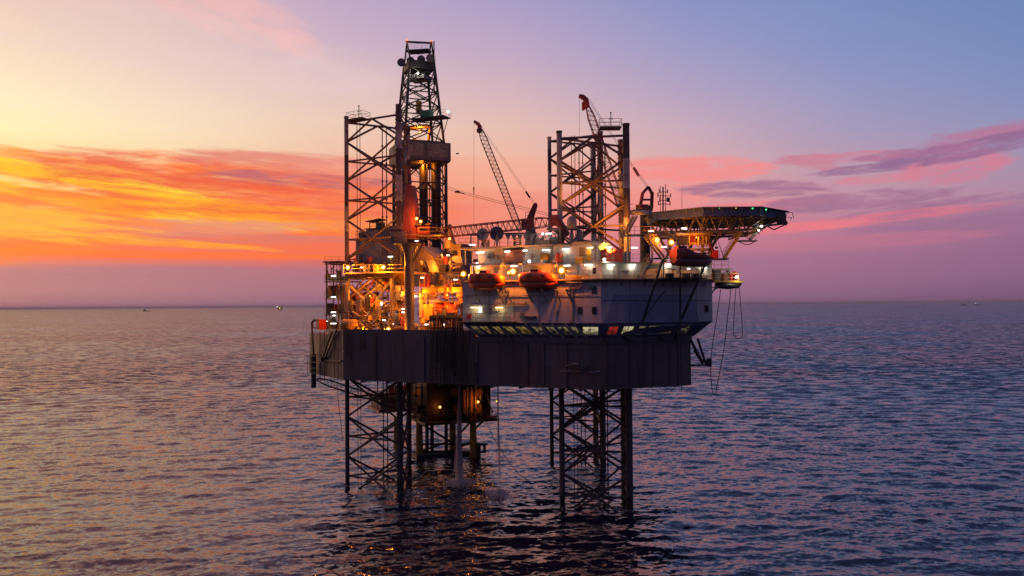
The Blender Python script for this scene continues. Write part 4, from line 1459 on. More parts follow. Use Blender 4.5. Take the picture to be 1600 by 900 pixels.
WARM = (M_BUFF, M_YELLOW, M_RED, M_DARK, M_GREY, M_BROWN, M_ORANGE2, M_PALE)
clutter(pt, 511, 538, (438.5, 465.5, 491.5, 515), 13.6, 16.5, 50, (M_YELLOW, M_GREEN, M_BUFF, M_GREY, M_DARK, M_RED), 21)
clutter(mm_, 655, 722, (465.8, 448.5, 500, 515, 482), 4.6, 6.6, 34, (M_DARK, M_BUFF, M_DARK, M_RED, M_YELLOW, M_BROWN), 31)
clutter(jf, 546, 634, (515, 500, 486), 3.6, 6.2, 34, (M_DARK, M_BUFF, M_DARK, M_RED, M_BROWN, M_YELLOW), 32)
clutter(jf, 550, 606, (500, 515, 515, 424.8), 7.5, 11, 44, WARM, 22)
clutter(rd, 546, 608, (468, 482, 455, 500), 12.2, 13.6, 40, (M_RED, M_DARK, M_BROWN, M_BUFF, M_ORANGE2), 23)
clutter(hp_, 612, 634, (456, 469, 487, 501, 515), 6.6, 7.2, 24, WARM, 24)
clutter(mm_, 655, 722, (465.8, 424.8, 448.5, 515, 500), 6.2, 13, 56, WARM, 25)
clutter(cant, 640, 722, (400, 412, 424), 15.5, 22, 26, WARM, 26)
clutter(hs, 556, 630, (413, 424), 15, 18.5, 22, WARM, 27)
# scaffold like frames of thin posts in front of the mud module and tower
for t, xs, y0, y1, v in ((mm_, (656, 664, 672, 681, 690, 699, 708, 717), 428, 466, 7.4), (jf, (551, 563, 576, 588, 600), 436, 452, 11.8), (pt, (512, 517, 526, 530, 536), 412, 466, 13.3)):
    for x in xs:
        MB().tube(pl(x, y1, v), pl(x, y0, v), .06, 5).build('thin_post', M_BUFF, t)

# ------------------------------------------------------------------ cranes


def lattice_boom(t, p0, p1, w, m, up_hint, nb=14, tip_m=None):
    """a lattice boom from foot to tip: four chords, lacing, red head; tapered at both ends"""
    p0, p1 = Vector(p0), Vector(p1)
    d = (p1 - p0)
    L = d.length
    d.normalize()
    a = d.cross(Vector(up_hint)).normalized()
    b_ = a.cross(d).normalized()

    def half(k):
        return w / 2 * min(1.0, 0.35 + k * 6.0, 0.35 + (1 - k) * 6.0)

    def cp(k, sa, sb):
        return p0 + d * (L * k) + a * (sa * half(k)) + b_ * (sb * half(k))
    ks = [i / nb for i in range(nb + 1)]
    cor = ((1, 1), (-1, 1), (-1, -1), (1, -1))
    for sa, sb in cor:
        MB().path([cp(k, sa, sb) for k in ks], 0.075, 6).build('boom_chord', m, t)
    lac = MB()
    for i, (k0, k1) in enumerate(zip(ks, ks[1:])):
        km = (k0 + k1) / 2
        for (a0, b0), (a1, b1) in zip(cor, cor[1:] + cor[:1]):
            lac.tube(cp(k0, a0, b0), cp(km, a1, b1), 0.04, 4, cap=False)
            lac.tube(cp(km, a1, b1), cp(k1, a0, b0), 0.04, 4, cap=False)
    lac.build('boom_lacing', m, t)
    return d, a, b_, cp


def crane_cables(t, pts, off=0.22, r=0.035):
    for s in (-1, 1):
        MB().path([Vector(p) + V * (s * off) + Zv * (0.15 * s) for p in pts], r, 4).build('pendant_rope', M_CABLE, t)


# near crane: pedestal at the hull side, boom laid to the right
PV = 2.4
pc = pl(640, 515, PV)
c1 = thing('deck_crane', 'near crane on a thick grey pedestal with its boom lowered to the right', 'crane', (pc.x, pc.y, ZD + 0.06), 'cranes on the drilling rig')
pz = pl(640, 386, PV).z
MB().lathe((pc.x, pc.y, ZD + 0.06), [(0.86, 0), (0.74, 0.6), (0.74, pz - ZD - 1.2), (1.25, pz - ZD), (1.25, pz - ZD + 0.4)], 24).build('pedestal', M_PEDESTAL, c1)
MB().prism([tuple((pc + U * (2.5 * math.cos(k * math.pi / 6)) + V * (2.0 * math.sin(k * math.pi / 6))).xy) for k in range(12)], pz + 0.42, pz + 0.58).build('platform', M_DARK, c1)
pf = [Vector((*(pc + U * (2.4 * math.cos(k * math.pi / 6)) + V * (1.9 * math.sin(k * math.pi / 6))).xy, pz + 0.58)) for k in range(13)]
rail(pf, 1.1, 0.035).build('guard_rail', M_RAIL, c1)
for k in (0, 3, 6, 9):
    q = pf[k]
    MB().bar(Vector((pc.x, pc.y, pz - 2.2)) + Vector((q.x - pc.x, q.y - pc.y, 0)) * 0.3, q - Zv * 0.15, 0.14).build("bracket", M_DARK, c1)
W(611, 634, 362, 381, PV - 0.9, 2.6).build('machinery_house', M_BROWN, c1)
W(609, 622, 358, 362.2, PV - 0.4, 1.2).build('roof_unit', M_DARK, c1)
qa = [pl(632, 374, PV), pl(654, 374, PV), pl(650, 312, PV), pl(646, 290, PV), pl(639, 290, PV), pl(635, 315, PV)]
MB().slab([p - V * 0.7 for p in qa], -1.3).build('gantry', M_MAROON, c1)
MB().tube(pl(640, 288, PV), pl(638, 262, PV), 0.35, 8).build('gantry_head', M_MAROON, c1)
W(652, 671, 352, 366, PV - 0.6, 1.8).build('operator_cab', M_RED, c1)
W(655, 667, 355, 361, PV - 0.66, 0.05).build('cab_window', M_GLASS, c1)
W(648, 673, 349.6, 351.6, PV - 0.9, 2.4).build('cab_roof', M_DARK, c1)
W(652, 690, 366.4, 368.2, PV - 0.9, 2.0).build('cab_walkway', M_BUFF, c1)
rail([pl(654, 366.4, PV - 0.9), pl(690, 366.4, PV - 0.9)], 1.0, 0.035).build('guard_rail', M_RAIL, c1)
bf, bt = pl(653, 368, PV + 1.2), pl(872, 345, PV + 2.0)
d_, a_, b_, cp = lattice_boom(c1, bf, bt, 1.35, M_MAROON, Zv, 26)
tp = [pl(866, 338, PV + 2), pl(876, 337, PV + 2), pl(893, 365, PV + 2), pl(889, 370, PV + 2), pl(878, 356, PV + 2), pl(866, 352, PV + 2)]
MB().slab([p - V * 0.5 for p in tp], -1.0).build('boom_head', M_MAROON, c1)
crane_cables(c1, [pl(638, 268, PV + .3), pl(714, 299, PV + 1), pl(868, 338, PV + 2)])
MB().ball(pl(714.5, 300, PV + 1), 0.42, 10, 0.45).bar(pl(716, 300, PV + 1), pl(726, 303, PV + 1.2), 0.12).build('bridle_block', M_DARK, c1)
W(862, 869, 342, 347, PV + 1.2, 0.6).build('hoist_block', M_DARK, c1)

# middle crane, far side of the rig, boom up to the left
Y2 = 147.0
q = at(830, 372, Y2)
c2 = thing('deck_crane', 'orange based crane in the middle with its long boom leaning up to the left', 'crane', q, 'cranes on the drilling rig')
A2 = lambda px, py, dy=0.0: at(px, py, Y2 + dy)
MB().tube(A2(829, 388), A2(829, 356), 0.95, 16).build('pedestal', M_GREY, c2)
gq = [A2(824, 358), A2(835, 358), A2(834, 342), A2(840, 322), A2(838, 317), A2(833, 319), A2(823, 341)]
MB().slab([p - Vector((0, 0.7, 0)) for p in gq], -1.4).build('gantry', M_RED, c2)
MB().box(A2(823, 350, -0.4), (1.5, 1.6, 1.5), U).build('operator_cab', M_RED, c2)
MB().box(A2(822, 349, -1.28), (0.9, 0.06, 0.6), (1, 0, 0)).build('cab_window', M_GLASS, c2)
rail([A2(821, 341, -1), A2(832, 341, -1)], 1.1, 0.05).build('guard_rail', M_DARK, c2)
d_, a_, b_, cp = lattice_boom(c2, A2(813, 362), A2(748, 197), 1.15, M_MAROON, (0, 1, 0), 26)
hq = [A2(751, 204), A2(753, 198), A2(749, 192), A2(741, 188), A2(740, 191), A2(746, 196), A2(747, 206)]
MB().slab([p - Vector((0, 0.4, 0)) for p in hq], -0.8).build('boom_head', M_RED, c2)
MB().ball(A2(749, 204), 0.55, 8).build('sheave_block', M_DARK, c2)
MB().tube(A2(740.6, 191), A2(740.4, 372), 0.03, 4).build('hoist_rope', M_CABLE, c2)
MB().tube(A2(740.4, 292), A2(740.4, 303), 0.13, 6, 0.08).build('hook_block', M_DARK, c2)
crane_cables(c2, [A2(752, 199), A2(824, 303), A2(837, 320)], 0.2, 0.03)
MB().path([A2(822, 299), A2(825, 305), A2(828, 309)], 0.16, 6).build('bridle_block', M_DARK, c2)

# right crane, boom rising behind the nearest right leg
Y3 = 131.0
A3 = lambda px, py, dy=0.0: at(px, py, Y3 + dy)
c3 = thing('deck_crane', 'red crane beside the helideck, boom rising steeply behind the near right leg', 'crane', A3(1008, 405), 'cranes on the drilling rig')
MB().tube(A3(1008, 412), A3(1008, 330), 0.85, 16).build('pedestal', M_DARK, c3)
gq = [A3(998, 331), A3(1018, 331), A3(1020, 300), A3(1015, 291), A3(1010, 293), A3(1004, 305), A3(998, 316)]
for dy in (-1.1, 0.7):
    MB().slab([p + Vector((0, dy, 0)) for p in gq[:2] + [A3(1019, 322), A3(999, 322)]], -0.4).build('gantry_base', M_RED, c3)
    for u0, u1, w_ in (((1000, 325), (1004, 302), 0.5), ((1004, 302), (1013, 292), 0.45), ((1013, 292), (1019, 303), 0.45), ((1018, 325), (1019, 300), 0.5), ((1003, 312), (1018, 312), 0.3)):
        MB().bar(A3(*u0, dy), A3(*u1, dy), w_).build('gantry_bar', M_RED, c3)
MB().box(A3(1003, 327, -1.4), (1.6, 1.2, 1.4), BOW).build('operator_cab', M_RED, c3)
MB().box(A3(1003, 326, -2.02), (1.0, 0.06, 0.7), BOW).build('cab_window', M_GLASS, c3)
d_, a_, b_, cp = lattice_boom(c3, A3(981, 352), A3(917, 163), 1.1, M_MAROON, (0, 1, 0), 26)
hq = [A3(915, 170), A3(921, 166), A3(919, 155), A3(912, 149), A3(905, 148), A3(904, 151), A3(911, 156)]
MB().slab([p - Vector((0, 0.5, 0)) for p in hq], -1.0).build('boom_head', M_RED, c3)
MB().box(A3(911.5, 166), (0.5, 0.5, 1.3)).build('hook_block', M_RED, c3)
MB().tube(A3(911.5, 152), A3(911.5, 165), 0.05, 4).build('hook_rope', M_CABLE, c3)
MB().tube(A3(905, 151), A3(905.6, 360), 0.028, 4).build('hoist_rope', M_CABLE, c3)
crane_cables(c3, [A3(920, 156), A3(993, 267), A3(1013, 293)], 0.25, 0.035)
MB().path([A3(990, 262), A3(994, 268), A3(998, 275)], 0.24, 6).build('bridle_block', M_MAROON, c3)

# ------------------------------------------------------------------ helideck
HX, HY, HZ = 29.6, 116.0, 42.9
heli = thing('helideck', 'octagonal helicopter deck on an open girder frame at the right end of the rig', 'helideck', (HX, HY, HZ - 3))
R8 = 9.75


def oct_(r, z, k=None):
    return [Vector((HX + r * math.cos(math.radians(22.5 + 45 * i)), HY + r * math.sin(math.radians(22.5 + 45 * i)), z)) for i in range(8)]


o8 = oct_(R8, 0)
MB().prism([flat(p) for p in o8], HZ - 0.42, HZ).build('deck_plate', M_HELI, heli)
for i in range(8):
    a, c = oct_(R8, HZ - 0.1)[i], oct_(R8, HZ - 0.1)[(i + 1) % 8]
    a2, c2_ = oct_(R8 + 0.55, HZ + 0.02)[i], oct_(R8 + 0.55, HZ + 0.02)[(i + 1) % 8]
    n_ = MB().slab([a, c, c2_, a2], 0.05)
    n_.build('safety_net', M_HELI, heli)
    a3, c3_ = oct_(R8 + 0.02, HZ - 1.10)[i], oct_(R8 + 0.02, HZ - 1.10)[(i + 1) % 8]
    MB().slab([a3, c3_, c3_ + Zv * 1.0, a3 + Zv * 1.0], 0.12).build('fascia', M_HELI, heli)
    b = MB()
    for k in range(6):
        p, r_ = a2.lerp(c2_, k / 6), oct_(R8, HZ - 0.9)[i].lerp(oct_(R8, HZ - 0.9)[(i + 1) % 8], k / 6)
        b.tube(r_, p, 0.05, 4)
    b.tube(a2, c2_, 0.06, 5)
    b.build('net_bracket', M_GREY, heli)
# girders: four trusses running left to right, three across
for y_ in (HY - 7.2, HY - 2.6, HY + 2.6, HY + 7.2):
    zt_, zb_ = HZ - 0.7, HZ - 3.15
    half = 8.6 if abs(y_ - HY) < 5 else 5.6
    x0, x1 = HX - half, HX + half
    xl, xr = x0 + 0.2, x1 - 3.2
    tr = MB()
    tr.tube((x0, y_, zt_), (x1, y_, zt_), 0.16, 6)
    tr.tube((xl, y_, zb_), (xr, y_, zb_ + 0.3), 0.19, 6)
    n = 4
    for k in range(n):
        xa, xb = xl + (xr - xl) * k / n, xl + (xr - xl) * (k + 1) / n
        xm = (xa + xb) / 2
        za, zb2 = zb_ + 0.3 * k / n, zb_ + 0.3 * (k + 1) / n
        tr.tube((xa, y_, za), (xm, y_, zt_), 0.10, 6)
        tr.tube((xm, y_, zt_), (xb, y_, zb2), 0.10, 6)
        if k % 2:
            tr.tube((xa, y_, za), (xa, y_, zt_), 0.08, 6)
    tr.tube((xr, y_, zb_ + 0.3), (x1, y_, zt_), 0.13, 6)
    tr.build('girder', M_TRUSS, heli)
for x_ in (HX - 8.2, HX - 2.6, HX + 4.0):
    tr = MB()
    hh = 7.2 if abs(x_ - HX) < 5.7 else 2.6
    zb_ = HZ - 3.0
    tr.tube((x_, HY - hh, zb_), (x_, HY + hh, zb_), 0.13, 6)
    ys = [y for y in (-7.2, -2.6, 2.6, 7.2) if abs(y) <= hh]
    for ya, yb in zip(ys, ys[1:]):
        tr.tube((x_, HY + ya, zb_), (x_, HY + (ya + yb) / 2, HZ - 0.6), 0.09, 6)
        tr.tube((x_, HY + (ya + yb) / 2, HZ - 0.6), (x_, HY + yb, zb_), 0.09, 6)
    tr.build('cross_girder', M_TRUSS, heli)
# outrigger at the right tip with lamps and whip arms
H = lambda px, py, dy=0.0: at(px, py, 110.0 + dy)
b = MB().bar(H(1178, 355), H(1229, 349), 1.2, 0.22)
b.path([H(1200, 354), H(1209, 359), H(1227, 351)], 0.09, 5)
b.tube(H(1228.5, 345), H(1228.5, 352), 0.12, 5)
b.build('outrigger', M_DARK, heli)
W_ = MB()
b = MB().path([H(1226, 333), H(1238, 332), H(1240, 341)], 0.05, 4)
b.path([H(1226, 339), H(1237, 340), H(1235, 344)], 0.05, 4)
b.build('whip_arm', M_DARK, heli)
MB().box(H(1221, 343), (1.0, 1.0, 1.3)).build('foam_monitor', M_DARK, heli)
MB().slab([H(1166, 355), H(1184, 356), H(1180, 347), H(1172, 347)], 0.8).build('foam_tank', M_DARK, heli)
# supports down to the living quarters
for a_, c_, r_ in (((1086, 369, 3), (1072, 402, 8), 0.24), ((1123, 366, 2), (1107, 396, 6), 0.22), ((1052, 368, 0), (1046, 386, 3), 0.24),
                   ((1033, 352, 2), (1054, 372, 2), 0.16), ((1074, 352, 2), (1056, 372, 2), 0.16), ((1016, 350, 4), (1050, 403, 4), 0.20), ((1053, 370, 4), (1038, 412, 4), 0.2)):
    MB().tube(H(a_[0], a_[1], a_[2]), H(c_[0], c_[1], c_[2]), r_, 8).build('support_strut', M_TRUSS, heli)
MB().bar(H(1013, 364, 4), H(1112, 361.5, 4), 0.4, 0.45).build('support_beam', M_TRUSS, heli)
MB().bar(H(1040, 372, 3), H(1188, 357, 3), 0.3, 0.3).build('support_beam', M_TRUSS, heli)
MB().box(H(1000, 333, 8), (3.6, 2.6, 0.2), BOW).build('access_landing', M_PALE, heli)
rail([H(982, 331, 7), H(1018, 331, 7)], 1.1, 0.04).build('guard_rail', M_RAIL, heli)
MB().slab([H(978, 334, 8), H(1014, 336, 6), H(1018, 331, 6), H(990, 330, 8)], 0.3).build('landing_wing', M_PALE, heli)
for px, py, em, nm in ((1124, 324.5, E_GREEN, 'green perimeter light'), (1176, 325.5, E_GREEN, 'green perimeter light'), (1197, 327.5, E_GREEN, 'green perimeter light'),
                       (1150, 324.5, E_AMBER, 'amber perimeter light')):
    MB().ball(H(px, py, -3.2), 0.10, 8).build('perimeter_light', em, heli, nm)
MB().ball(H(976, 331, 6), 0.10, 8).build('perimeter_light', E_GREEN, heli, 'green landing light')
# long stays from the lifeboat platform to the bow wall
for a_, c_, r_, o0, o1 in (((1036, 404), (1003, 506), 0.17, 3.4, 0.4), ((1063, 430), (1063, 532), 0.12, 2.0, 1.0), ((1101, 415), (1065, 498), 0.17, 3.4, 0.5), ((1038, 455), (1004, 500), 0.07, 1.5, 0.5)):
    solo(MB().tube(pb(*a_, o0), pb(*c_, o1), r_, 8), 'stay_strut', M_DARK,
         {1036: 'thick slanting strut on the bow wall, left of the hanging dark lifeboat', 1063: 'upright thin post on the bow wall under the dark lifeboat',
          1101: 'thick slanting strut on the bow wall, right of the upright post', 1038: 'thin slanting brace crossing behind the left strut on the bow wall'}[a_[0]], 'strut', pb(*c_, o1))

# stairs and landings round the helideck
make_stairs('stairs', 'yellow lit stairs down the right side below the helideck', H(1131, 404, 2), H(1157, 364, 2), 0.9, Vector((0, 1, 0)), M_YELLOW, M_RAIL)
make_stairs('stairs', 'short steep stairs up to the helideck edge, rightmost flight', H(1172, 374, 1), H(1190, 356, 1), 0.8, Vector((0, 1, 0)), M_GREY, M_RAIL)
ld = thing('hanging_landing', 'small suspended landing between the two right hand helideck stairs', 'landing', H(1167, 376, 1))
MB().box(H(1167, 376.5, 1.5), (2.6, 1.4, 0.16)).build('floor', M_GREY, ld)
rail([H(1154, 376, 0.8), H(1180, 376, 0.8)], 1.2, 0.035).build('guard_rail', M_RAIL, ld)
MB().path([H(1153, 377, 1), H(1164, 382, 1), H(1171, 382, 1), H(1180, 377, 1)], 0.06, 5).build('hanger', M_DARK, ld)
MB().path([H(1156, 358, 2), H(1171, 375, 1), H(1184, 356, 2)], 0.06, 5).build('brace', M_DARK, ld)
l2 = thing('stair_landing', 'dark landing with a red locker at the foot of the yellow helideck stairs', 'landing', H(1122, 406, 2))
MB().box(H(1122, 405, 2), (2.6, 1.6, 0.2)).build('floor', M_DARK, l2)
MB().box(H(1117, 398, 2), (0.8, 0.8, 1.2)).build('locker', M_RED2, l2)
MB().tube(H(1119, 388, 2), H(1119, 376, 2), 0.05, 5).build('post', M_DARK, l2)
MB().box(H(1119.5, 387, 2), (0.35, 0.35, 0.3)).build('lamp_box', M_DARK, l2)
rail([H(1124, 405, 1.2), H(1136, 405, 1.2)], 1.1, 0.03).build('guard_rail', M_GREY, l2)
MB().path([H(1110, 380, 2), H(1119, 368, 2), H(1131, 403, 2)], 0.05, 5).build('hanger', M_DARK, l2)
make_stairs('stairs', 'dark stairs with bright treads left of the hanging lifeboat', pb(1035, 402, 1.6), pb(1008, 368, 1.6), 0.9, bn, M_DARK, M_RAIL)
make_stairs('stairs', 'pale steel stairs from the walkway up the bow wall, left of the slanting strut', pb(997, 437, 0.6), pb(1016, 407, 0.6), 0.9, bn, M_PALE, M_RAIL)
make_stairs('stairs', 'grey stairs high under the left edge of the helideck by the toothed leg', pb(977, 366, 0.8), pb(993, 338, 0.8), 0.9, bn, M_GREY, M_RAIL)
up_ = thing('upper_landing', 'dark railed landing beneath the left edge of the helideck', 'landing', pb(1000, 368, 1.0))
b = MB().bar(pb(976, 368, 0.8), pb(1022, 368, 0.8), 1.6, 0.2)
b.build('floor', M_DARK, up_)
rail([pb(976, 367, 1.4), pb(1022, 367, 1.4)], 1.1, 0.035).build('guard_rail', M_RAIL, up_)
for px in (981, 1019):
    MB().tube(pb(px, 369, 0.8), pb(px, 408, 0.2), 0.14, 6).build('post', M_TRUSS, up_)
lp = thing('lifeboat_platform', 'dark railed platform on the bow wall beneath the hanging dark lifeboat', 'platform', pb(1060, 430, 1.5))
MB().bar(pb(1018, 404, 1.8), pb(1058, 404, 1.8), 1.8, 0.16).build('upper_floor', M_DARK, lp)
rail([pb(1034, 434, 2.4), pb(1100, 434, 2.4)], 1.1, 0.045).build('guard_rail', M_DARK, lp)
MB().bar(pb(1034, 435, 1.8), pb(1100, 435, 1.8), 1.6, 0.16).build('lower_floor', M_DARK, lp)
for px in (1037, 1063, 1096):
    MB().tube(pb(px, 404, 2.2), pb(px, 435, 2.2), 0.09, 5).build('post', M_DARK, lp)
for px in (1046, 1072, 1086):
    c = pb(px, 433, 1.3)
    MB().box(c - Zv * 0.0, (0.9, 0.6, 1.0), bd).build('winch', M_DARK, lp)
MB().bar(pb(1040, 418, 1.0), pb(1062, 424, 1.0), 0.12).build('brace', M_GREY, lp)

# orange lit machinery house behind the hanging lifeboat
mh = thing('davit_house', 'orange lit boat davit frame with pipes behind the dark lifeboat', 'davit', pb(1085, 405, -2))
for px in (1060, 1098, 1110):
    MB().bar(pb(px, 365, -1.8), pb(px, 408, -1.8), 0.35).build('post', M_BUFF, mh)
for py in (366, 381, 390):
    MB().bar(pb(1056, py, -1.7), pb(1113, py, -1.7), 0.35).build('beam', M_BUFF, mh)
MB().box(pb(1084, 375, -3.2), (4.2, 1.4, 1.3), bd).build('casing', M_ORANGE2, mh)
for px in (1068, 1076, 1091, 1104):
    MB().tube(pb(px, 369, -1.2), pb(px, 386, -1.2), 0.14, 6).build('pipe', M_BUFF, mh)
MB().box(pb(1066, 376, -1.0), (1.1, 0.9, 1.1), bd).build('winch', M_DARK, mh)
MB().bar(pb(1108, 381, -0.4), pb(1115, 392, -0.4), 0.25).build('arm', M_RED, mh)


# ------------------------------------------------------------------ boats


def loft(stations, axis, c, n=16):
    """stations: (s, half width, keel z, top z, squareness); axis = unit vector along the boat"""
    side = Vector((-axis.y, axis.x, 0))
    vs, fs = [], []
    for s, hw, z0, z1, e in stations:
        zc_, hz = (z0 + z1) / 2, (z1 - z0) / 2
        for i in range(n):
            t = 2 * math.pi * i / n
            ct, st = math.cos(t), math.sin(t)
            x = math.copysign(abs(ct) ** (2 / e), ct) * hw
            z = math.copysign(abs(st) ** (2 / e), st) * hz
            vs.append(Vector(c) + axis * s + side * x + Zv * (zc_ + z))
    m = len(stations)
    for k in range(m - 1):
        for i in range(n):
            j = (i + 1) % n
            fs.append((k * n + i, k * n + j, (k + 1) * n + j, (k + 1) * n + i))
    b = MB().add(vs, fs, True)
    b.add(vs[:n], [tuple(range(n))]).add(vs[-n:], [tuple(range(n))])
    return b


def lifeboat(label, c, L, axis, m_top, m_low, h=2.4, blunt=False):
    t = thing('lifeboat', label, 'lifeboat', c, 'enclosed lifeboats on the rig')
    k = L / 2
    hw = L * 0.19
    if blunt:       # stern tower at the left, long low bow at the right
        hull_ = [(-k, hw * .6, .5, 1.15, 2.5), (-k * .9, hw * .95, .15, 1.2, 3), (-k * .3, hw, 0, 1.2, 3), (k * .3, hw, .0, 1.2, 3), (k * .75, hw * .75, .15, 1.2, 2.6), (k * .95, hw * .35, .5, 1.15, 2.2), (k, hw * .1, .8, 1.1, 2)]
        top = [(-k * .98, hw * .8, 1.0, 2.3, 4), (-k * .55, hw * .95, .9, 2.45, 4), (-k * .2, hw * .95, .9, 2.35, 4), (-k * .1, hw * .95, .9, 1.95, 3.5), (k * .35, hw * .9, .9, 1.85, 3), (k * .75, hw * .62, .9, 1.6, 2.6), (k * .97, hw * .2, 1.0, 1.25, 2)]
    else:
        hull_ = [(-k, hw * .25, .75, 1.15, 2.2), (-k * .88, hw * .75, .3, 1.2, 2.6), (-k * .5, hw, .05, 1.2, 3), (0, hw, 0, 1.2, 3), (k * .5, hw, .05, 1.2, 3), (k * .88, hw * .75, .3, 1.2, 2.6), (k, hw * .25, .75, 1.15, 2.2)]
        top = [(-k * .99, hw * .5, .9, 1.5, 4), (-k * .93, hw * .78, .85, 2.05, 5), (-k * .80, hw * .93, .85, 2.32, 5), (-k * .2, hw, .85, 2.36, 5), (k * .5, hw * .98, .85, 2.26, 5), (k * .84, hw * .88, .85, 2.10, 5), (k * .96, hw * .68, .9, 1.7, 4), (k * .99, hw * .45, .9, 1.4, 4)]
    loft(hull_, axis, c).build('hull', m_low, t)
    cn = loft(top, axis, Vector(c) + Zv * 0.02).build('canopy', m_top, t)
    side = Vector((-axis.y, axis.x, 0))
    side = side if side.y < 0 else -side
    MB().box(Vector(c) + axis * (-k * .12 if not blunt else -k * .62) + Zv * 2.50, (L * 0.22, hw, 0.42), axis).build('steering_tower', m_low, t)
    MB().bar(Vector(c) + axis * (-k * .93) + side * (hw + .0) + Zv * 1.17, Vector(c) + axis * (k * .8) + side * (hw + .0) + Zv * 1.17, 0.14, 0.12).build('rubbing_rail', m_low, t)
    # windows of the steering tower, reflective tape, grab line
    for q in (-.08, .0, .08):
        MB().box(Vector(c) + axis * ((-k * .12 if not blunt else -k * .62) + L * q) + side * (hw * .5) + Zv * 2.53, (L * .05, .06, .2), axis).build('tower_window', M_GLASS, t)
    for q in (-.7, -.1, .35, .68):
        if blunt and q > -.3:
            continue
        MB().box(Vector(c) + axis * (k * q) + side * (hw * (1.0 if abs(q) < .5 else .97)) + Zv * 1.95, (.28, .03, .07), axis).build('reflective_tape', M_PALE, cn)
    ln = MB()
    for i in range(7):
        a0 = Vector(c) + axis * (-k * .78 + i * k * .22) + side * (hw + .05) + Zv * .98
        a1 = a0 + axis * (k * .22)
        ln.path([a0, a0.lerp(a1, .5) - Zv * .16, a1], .022, 4)
    ln.build('grab_line', M_PALE, t)
    MB().box(Vector(c) + axis * (k * .38) + side * (hw * .96) + Zv * 1.75, (.36, .06, .26), axis).build('side_window', M_GLASS, cn)
    MB().box(Vector(c) + axis * (-k * .33) + side * (hw * .97) + Zv * 1.66, (0.75, 0.10, 0.75), axis).build('hatch', m_low, cn)
    for s in (-.72, .72):
        p = Vector(c) + axis * (k * s) + Zv * (2.2 if not blunt or s < 0 else 1.6)
        MB().tube(p - Zv * .3, p + Zv * 0.45, 0.08, 6).build('lifting_hook', M_DARK, t)
    return t


ax1 = U
s1 = 57 / 11.2
lb1 = lifeboat('orange enclosed lifeboat nearest the left end of the white house', pl(760.5, 453, -1.9), 5.25, U, M_ORANGE, M_ORANGE2)
lb2 = lifeboat('orange enclosed lifeboat just left of the bright corner lamp, second along the white house', pl(841, 452.5, -1.9), 5.45, U, M_ORANGE, M_ORANGE2)
lb3 = lifeboat('dark shadowed lifeboat hanging below the helideck', pb(1082, 417, 3.2), 6.0, bd, M_RED, M_MAROON, blunt=True)
for px0, px1, lab in ((737, 783, 'pale davit frame holding the left orange lifeboat'), (815, 868, 'pale davit frame holding the orange lifeboat by the house corner')):
    dv = thing('boat_davit', lab, 'davit', pl((px0 + px1) / 2, 437, -0.6), 'boat davits on the white house')
    for px in (px0, px1):
        b = MB().bar(pl(px, 437, 0.2), pl(px, 413, 0.2), 0.28)
        b.bar(pl(px, 413.5, 0.3), pl(px, 415.5, -2.0), 0.26)
        b.build('davit_arm', M_PALE, dv)
        MB().tube(pl(px, 416, -1.9), pl(px, 424, -1.9), 0.04, 4).build('fall_rope', M_CABLE, dv)
    MB().bar(pl(px0 - 3, 413, -1.4), pl(px1 + 3, 413, -1.4), 0.22).build('davit_beam', M_PALE, dv)
rb_c = pb(1138, 452, -0.6)
rbt = thing('rescue_boat', 'dark small rescue boat slung under the far right walkway', 'boat', rb_c)
loft([(-2.2, .3, .5, .8, 2.2), (-1.7, .75, .1, .9, 2.6), (0, .95, 0, .95, 2.8), (1.5, .75, .15, .95, 2.6), (2.2, .2, .6, .9, 2.2)], BOW, rb_c).build('hull', M_DARK, rbt)
loft([(-1.9, .6, .82, 1.0, 2.6), (0, .9, .86, 1.05, 2.8), (1.9, .5, .84, 1.0, 2.4)], BOW, rb_c + Zv * 0.03).build('collar', M_RED, rbt)
wk = thing('end_walkway', 'orange edged walkway with red gear at the far right end of the white house', 'walkway', pb(1130, 440, -1))
MB().bar(pb(1112, 440, -0.8), pb(1154, 440.5, -0.8), 2.2, 0.25).build('floor', M_YELLOW, wk)
rail([pb(1112, 440, 0.2), pb(1154, 440, 0.2)], 1.15, 0.04).build('guard_rail', M_RAIL, wk)
rail([pb(1116, 420, -1.6), pb(1139, 420, -1.6)], 1.1, 0.04).build('guard_rail', M_RAIL, wk)
MB().bar(pb(1112, 421, -1.6), pb(1140, 421, -1.6), 1.6, 0.2).build('upper_floor', M_PALE, wk)
for px in (1126, 1139):
    MB().tube(pb(px, 421, -1.2), pb(px, 440, -1.2), 0.12, 6).build('post', M_PALE, wk)
MB().bar(pb(1129, 430, -1.3), pb(1139, 424, -1.3), 0.4).build('davit', M_PALE, wk)
MB().box(pb(1145, 434, -0.9), (1.3, 1.0, 1.1), BOW).build('red_winch', M_RED2, wk)
MB().lathe(pb(1147, 428, -0.9), [(0.4, -.1), (0.4, .1)], 14, BN).build('buoy_ring', M_ORANGE, wk)
MB().box(pb(1119, 431, -1.4), (0.9, 0.8, 1.6), BOW).build('locker', M_DARK, wk)
MB().box(pb(1134, 434, -1.2), (1.2, 0.8, 0.9), BOW).build('hose_box', M_DECKRED, wk)
for a_, c_ in (((1112, 456), (1131, 442)), ((1110, 462), (1122, 442)), ((1111, 450), (1143, 442))):
    MB().bar(pb(*a_, 0.0), pb(*c_, -0.4), 0.13).build('bracket', M_GREY, wk)

# ------------------------------------------------------------------ gear on the roofs
ZRf = zH1 + 0.222


def onroof(px, v, z=ZRf):
    p = pl(px, 385, v)
    return Vector((p.x, p.y, z))


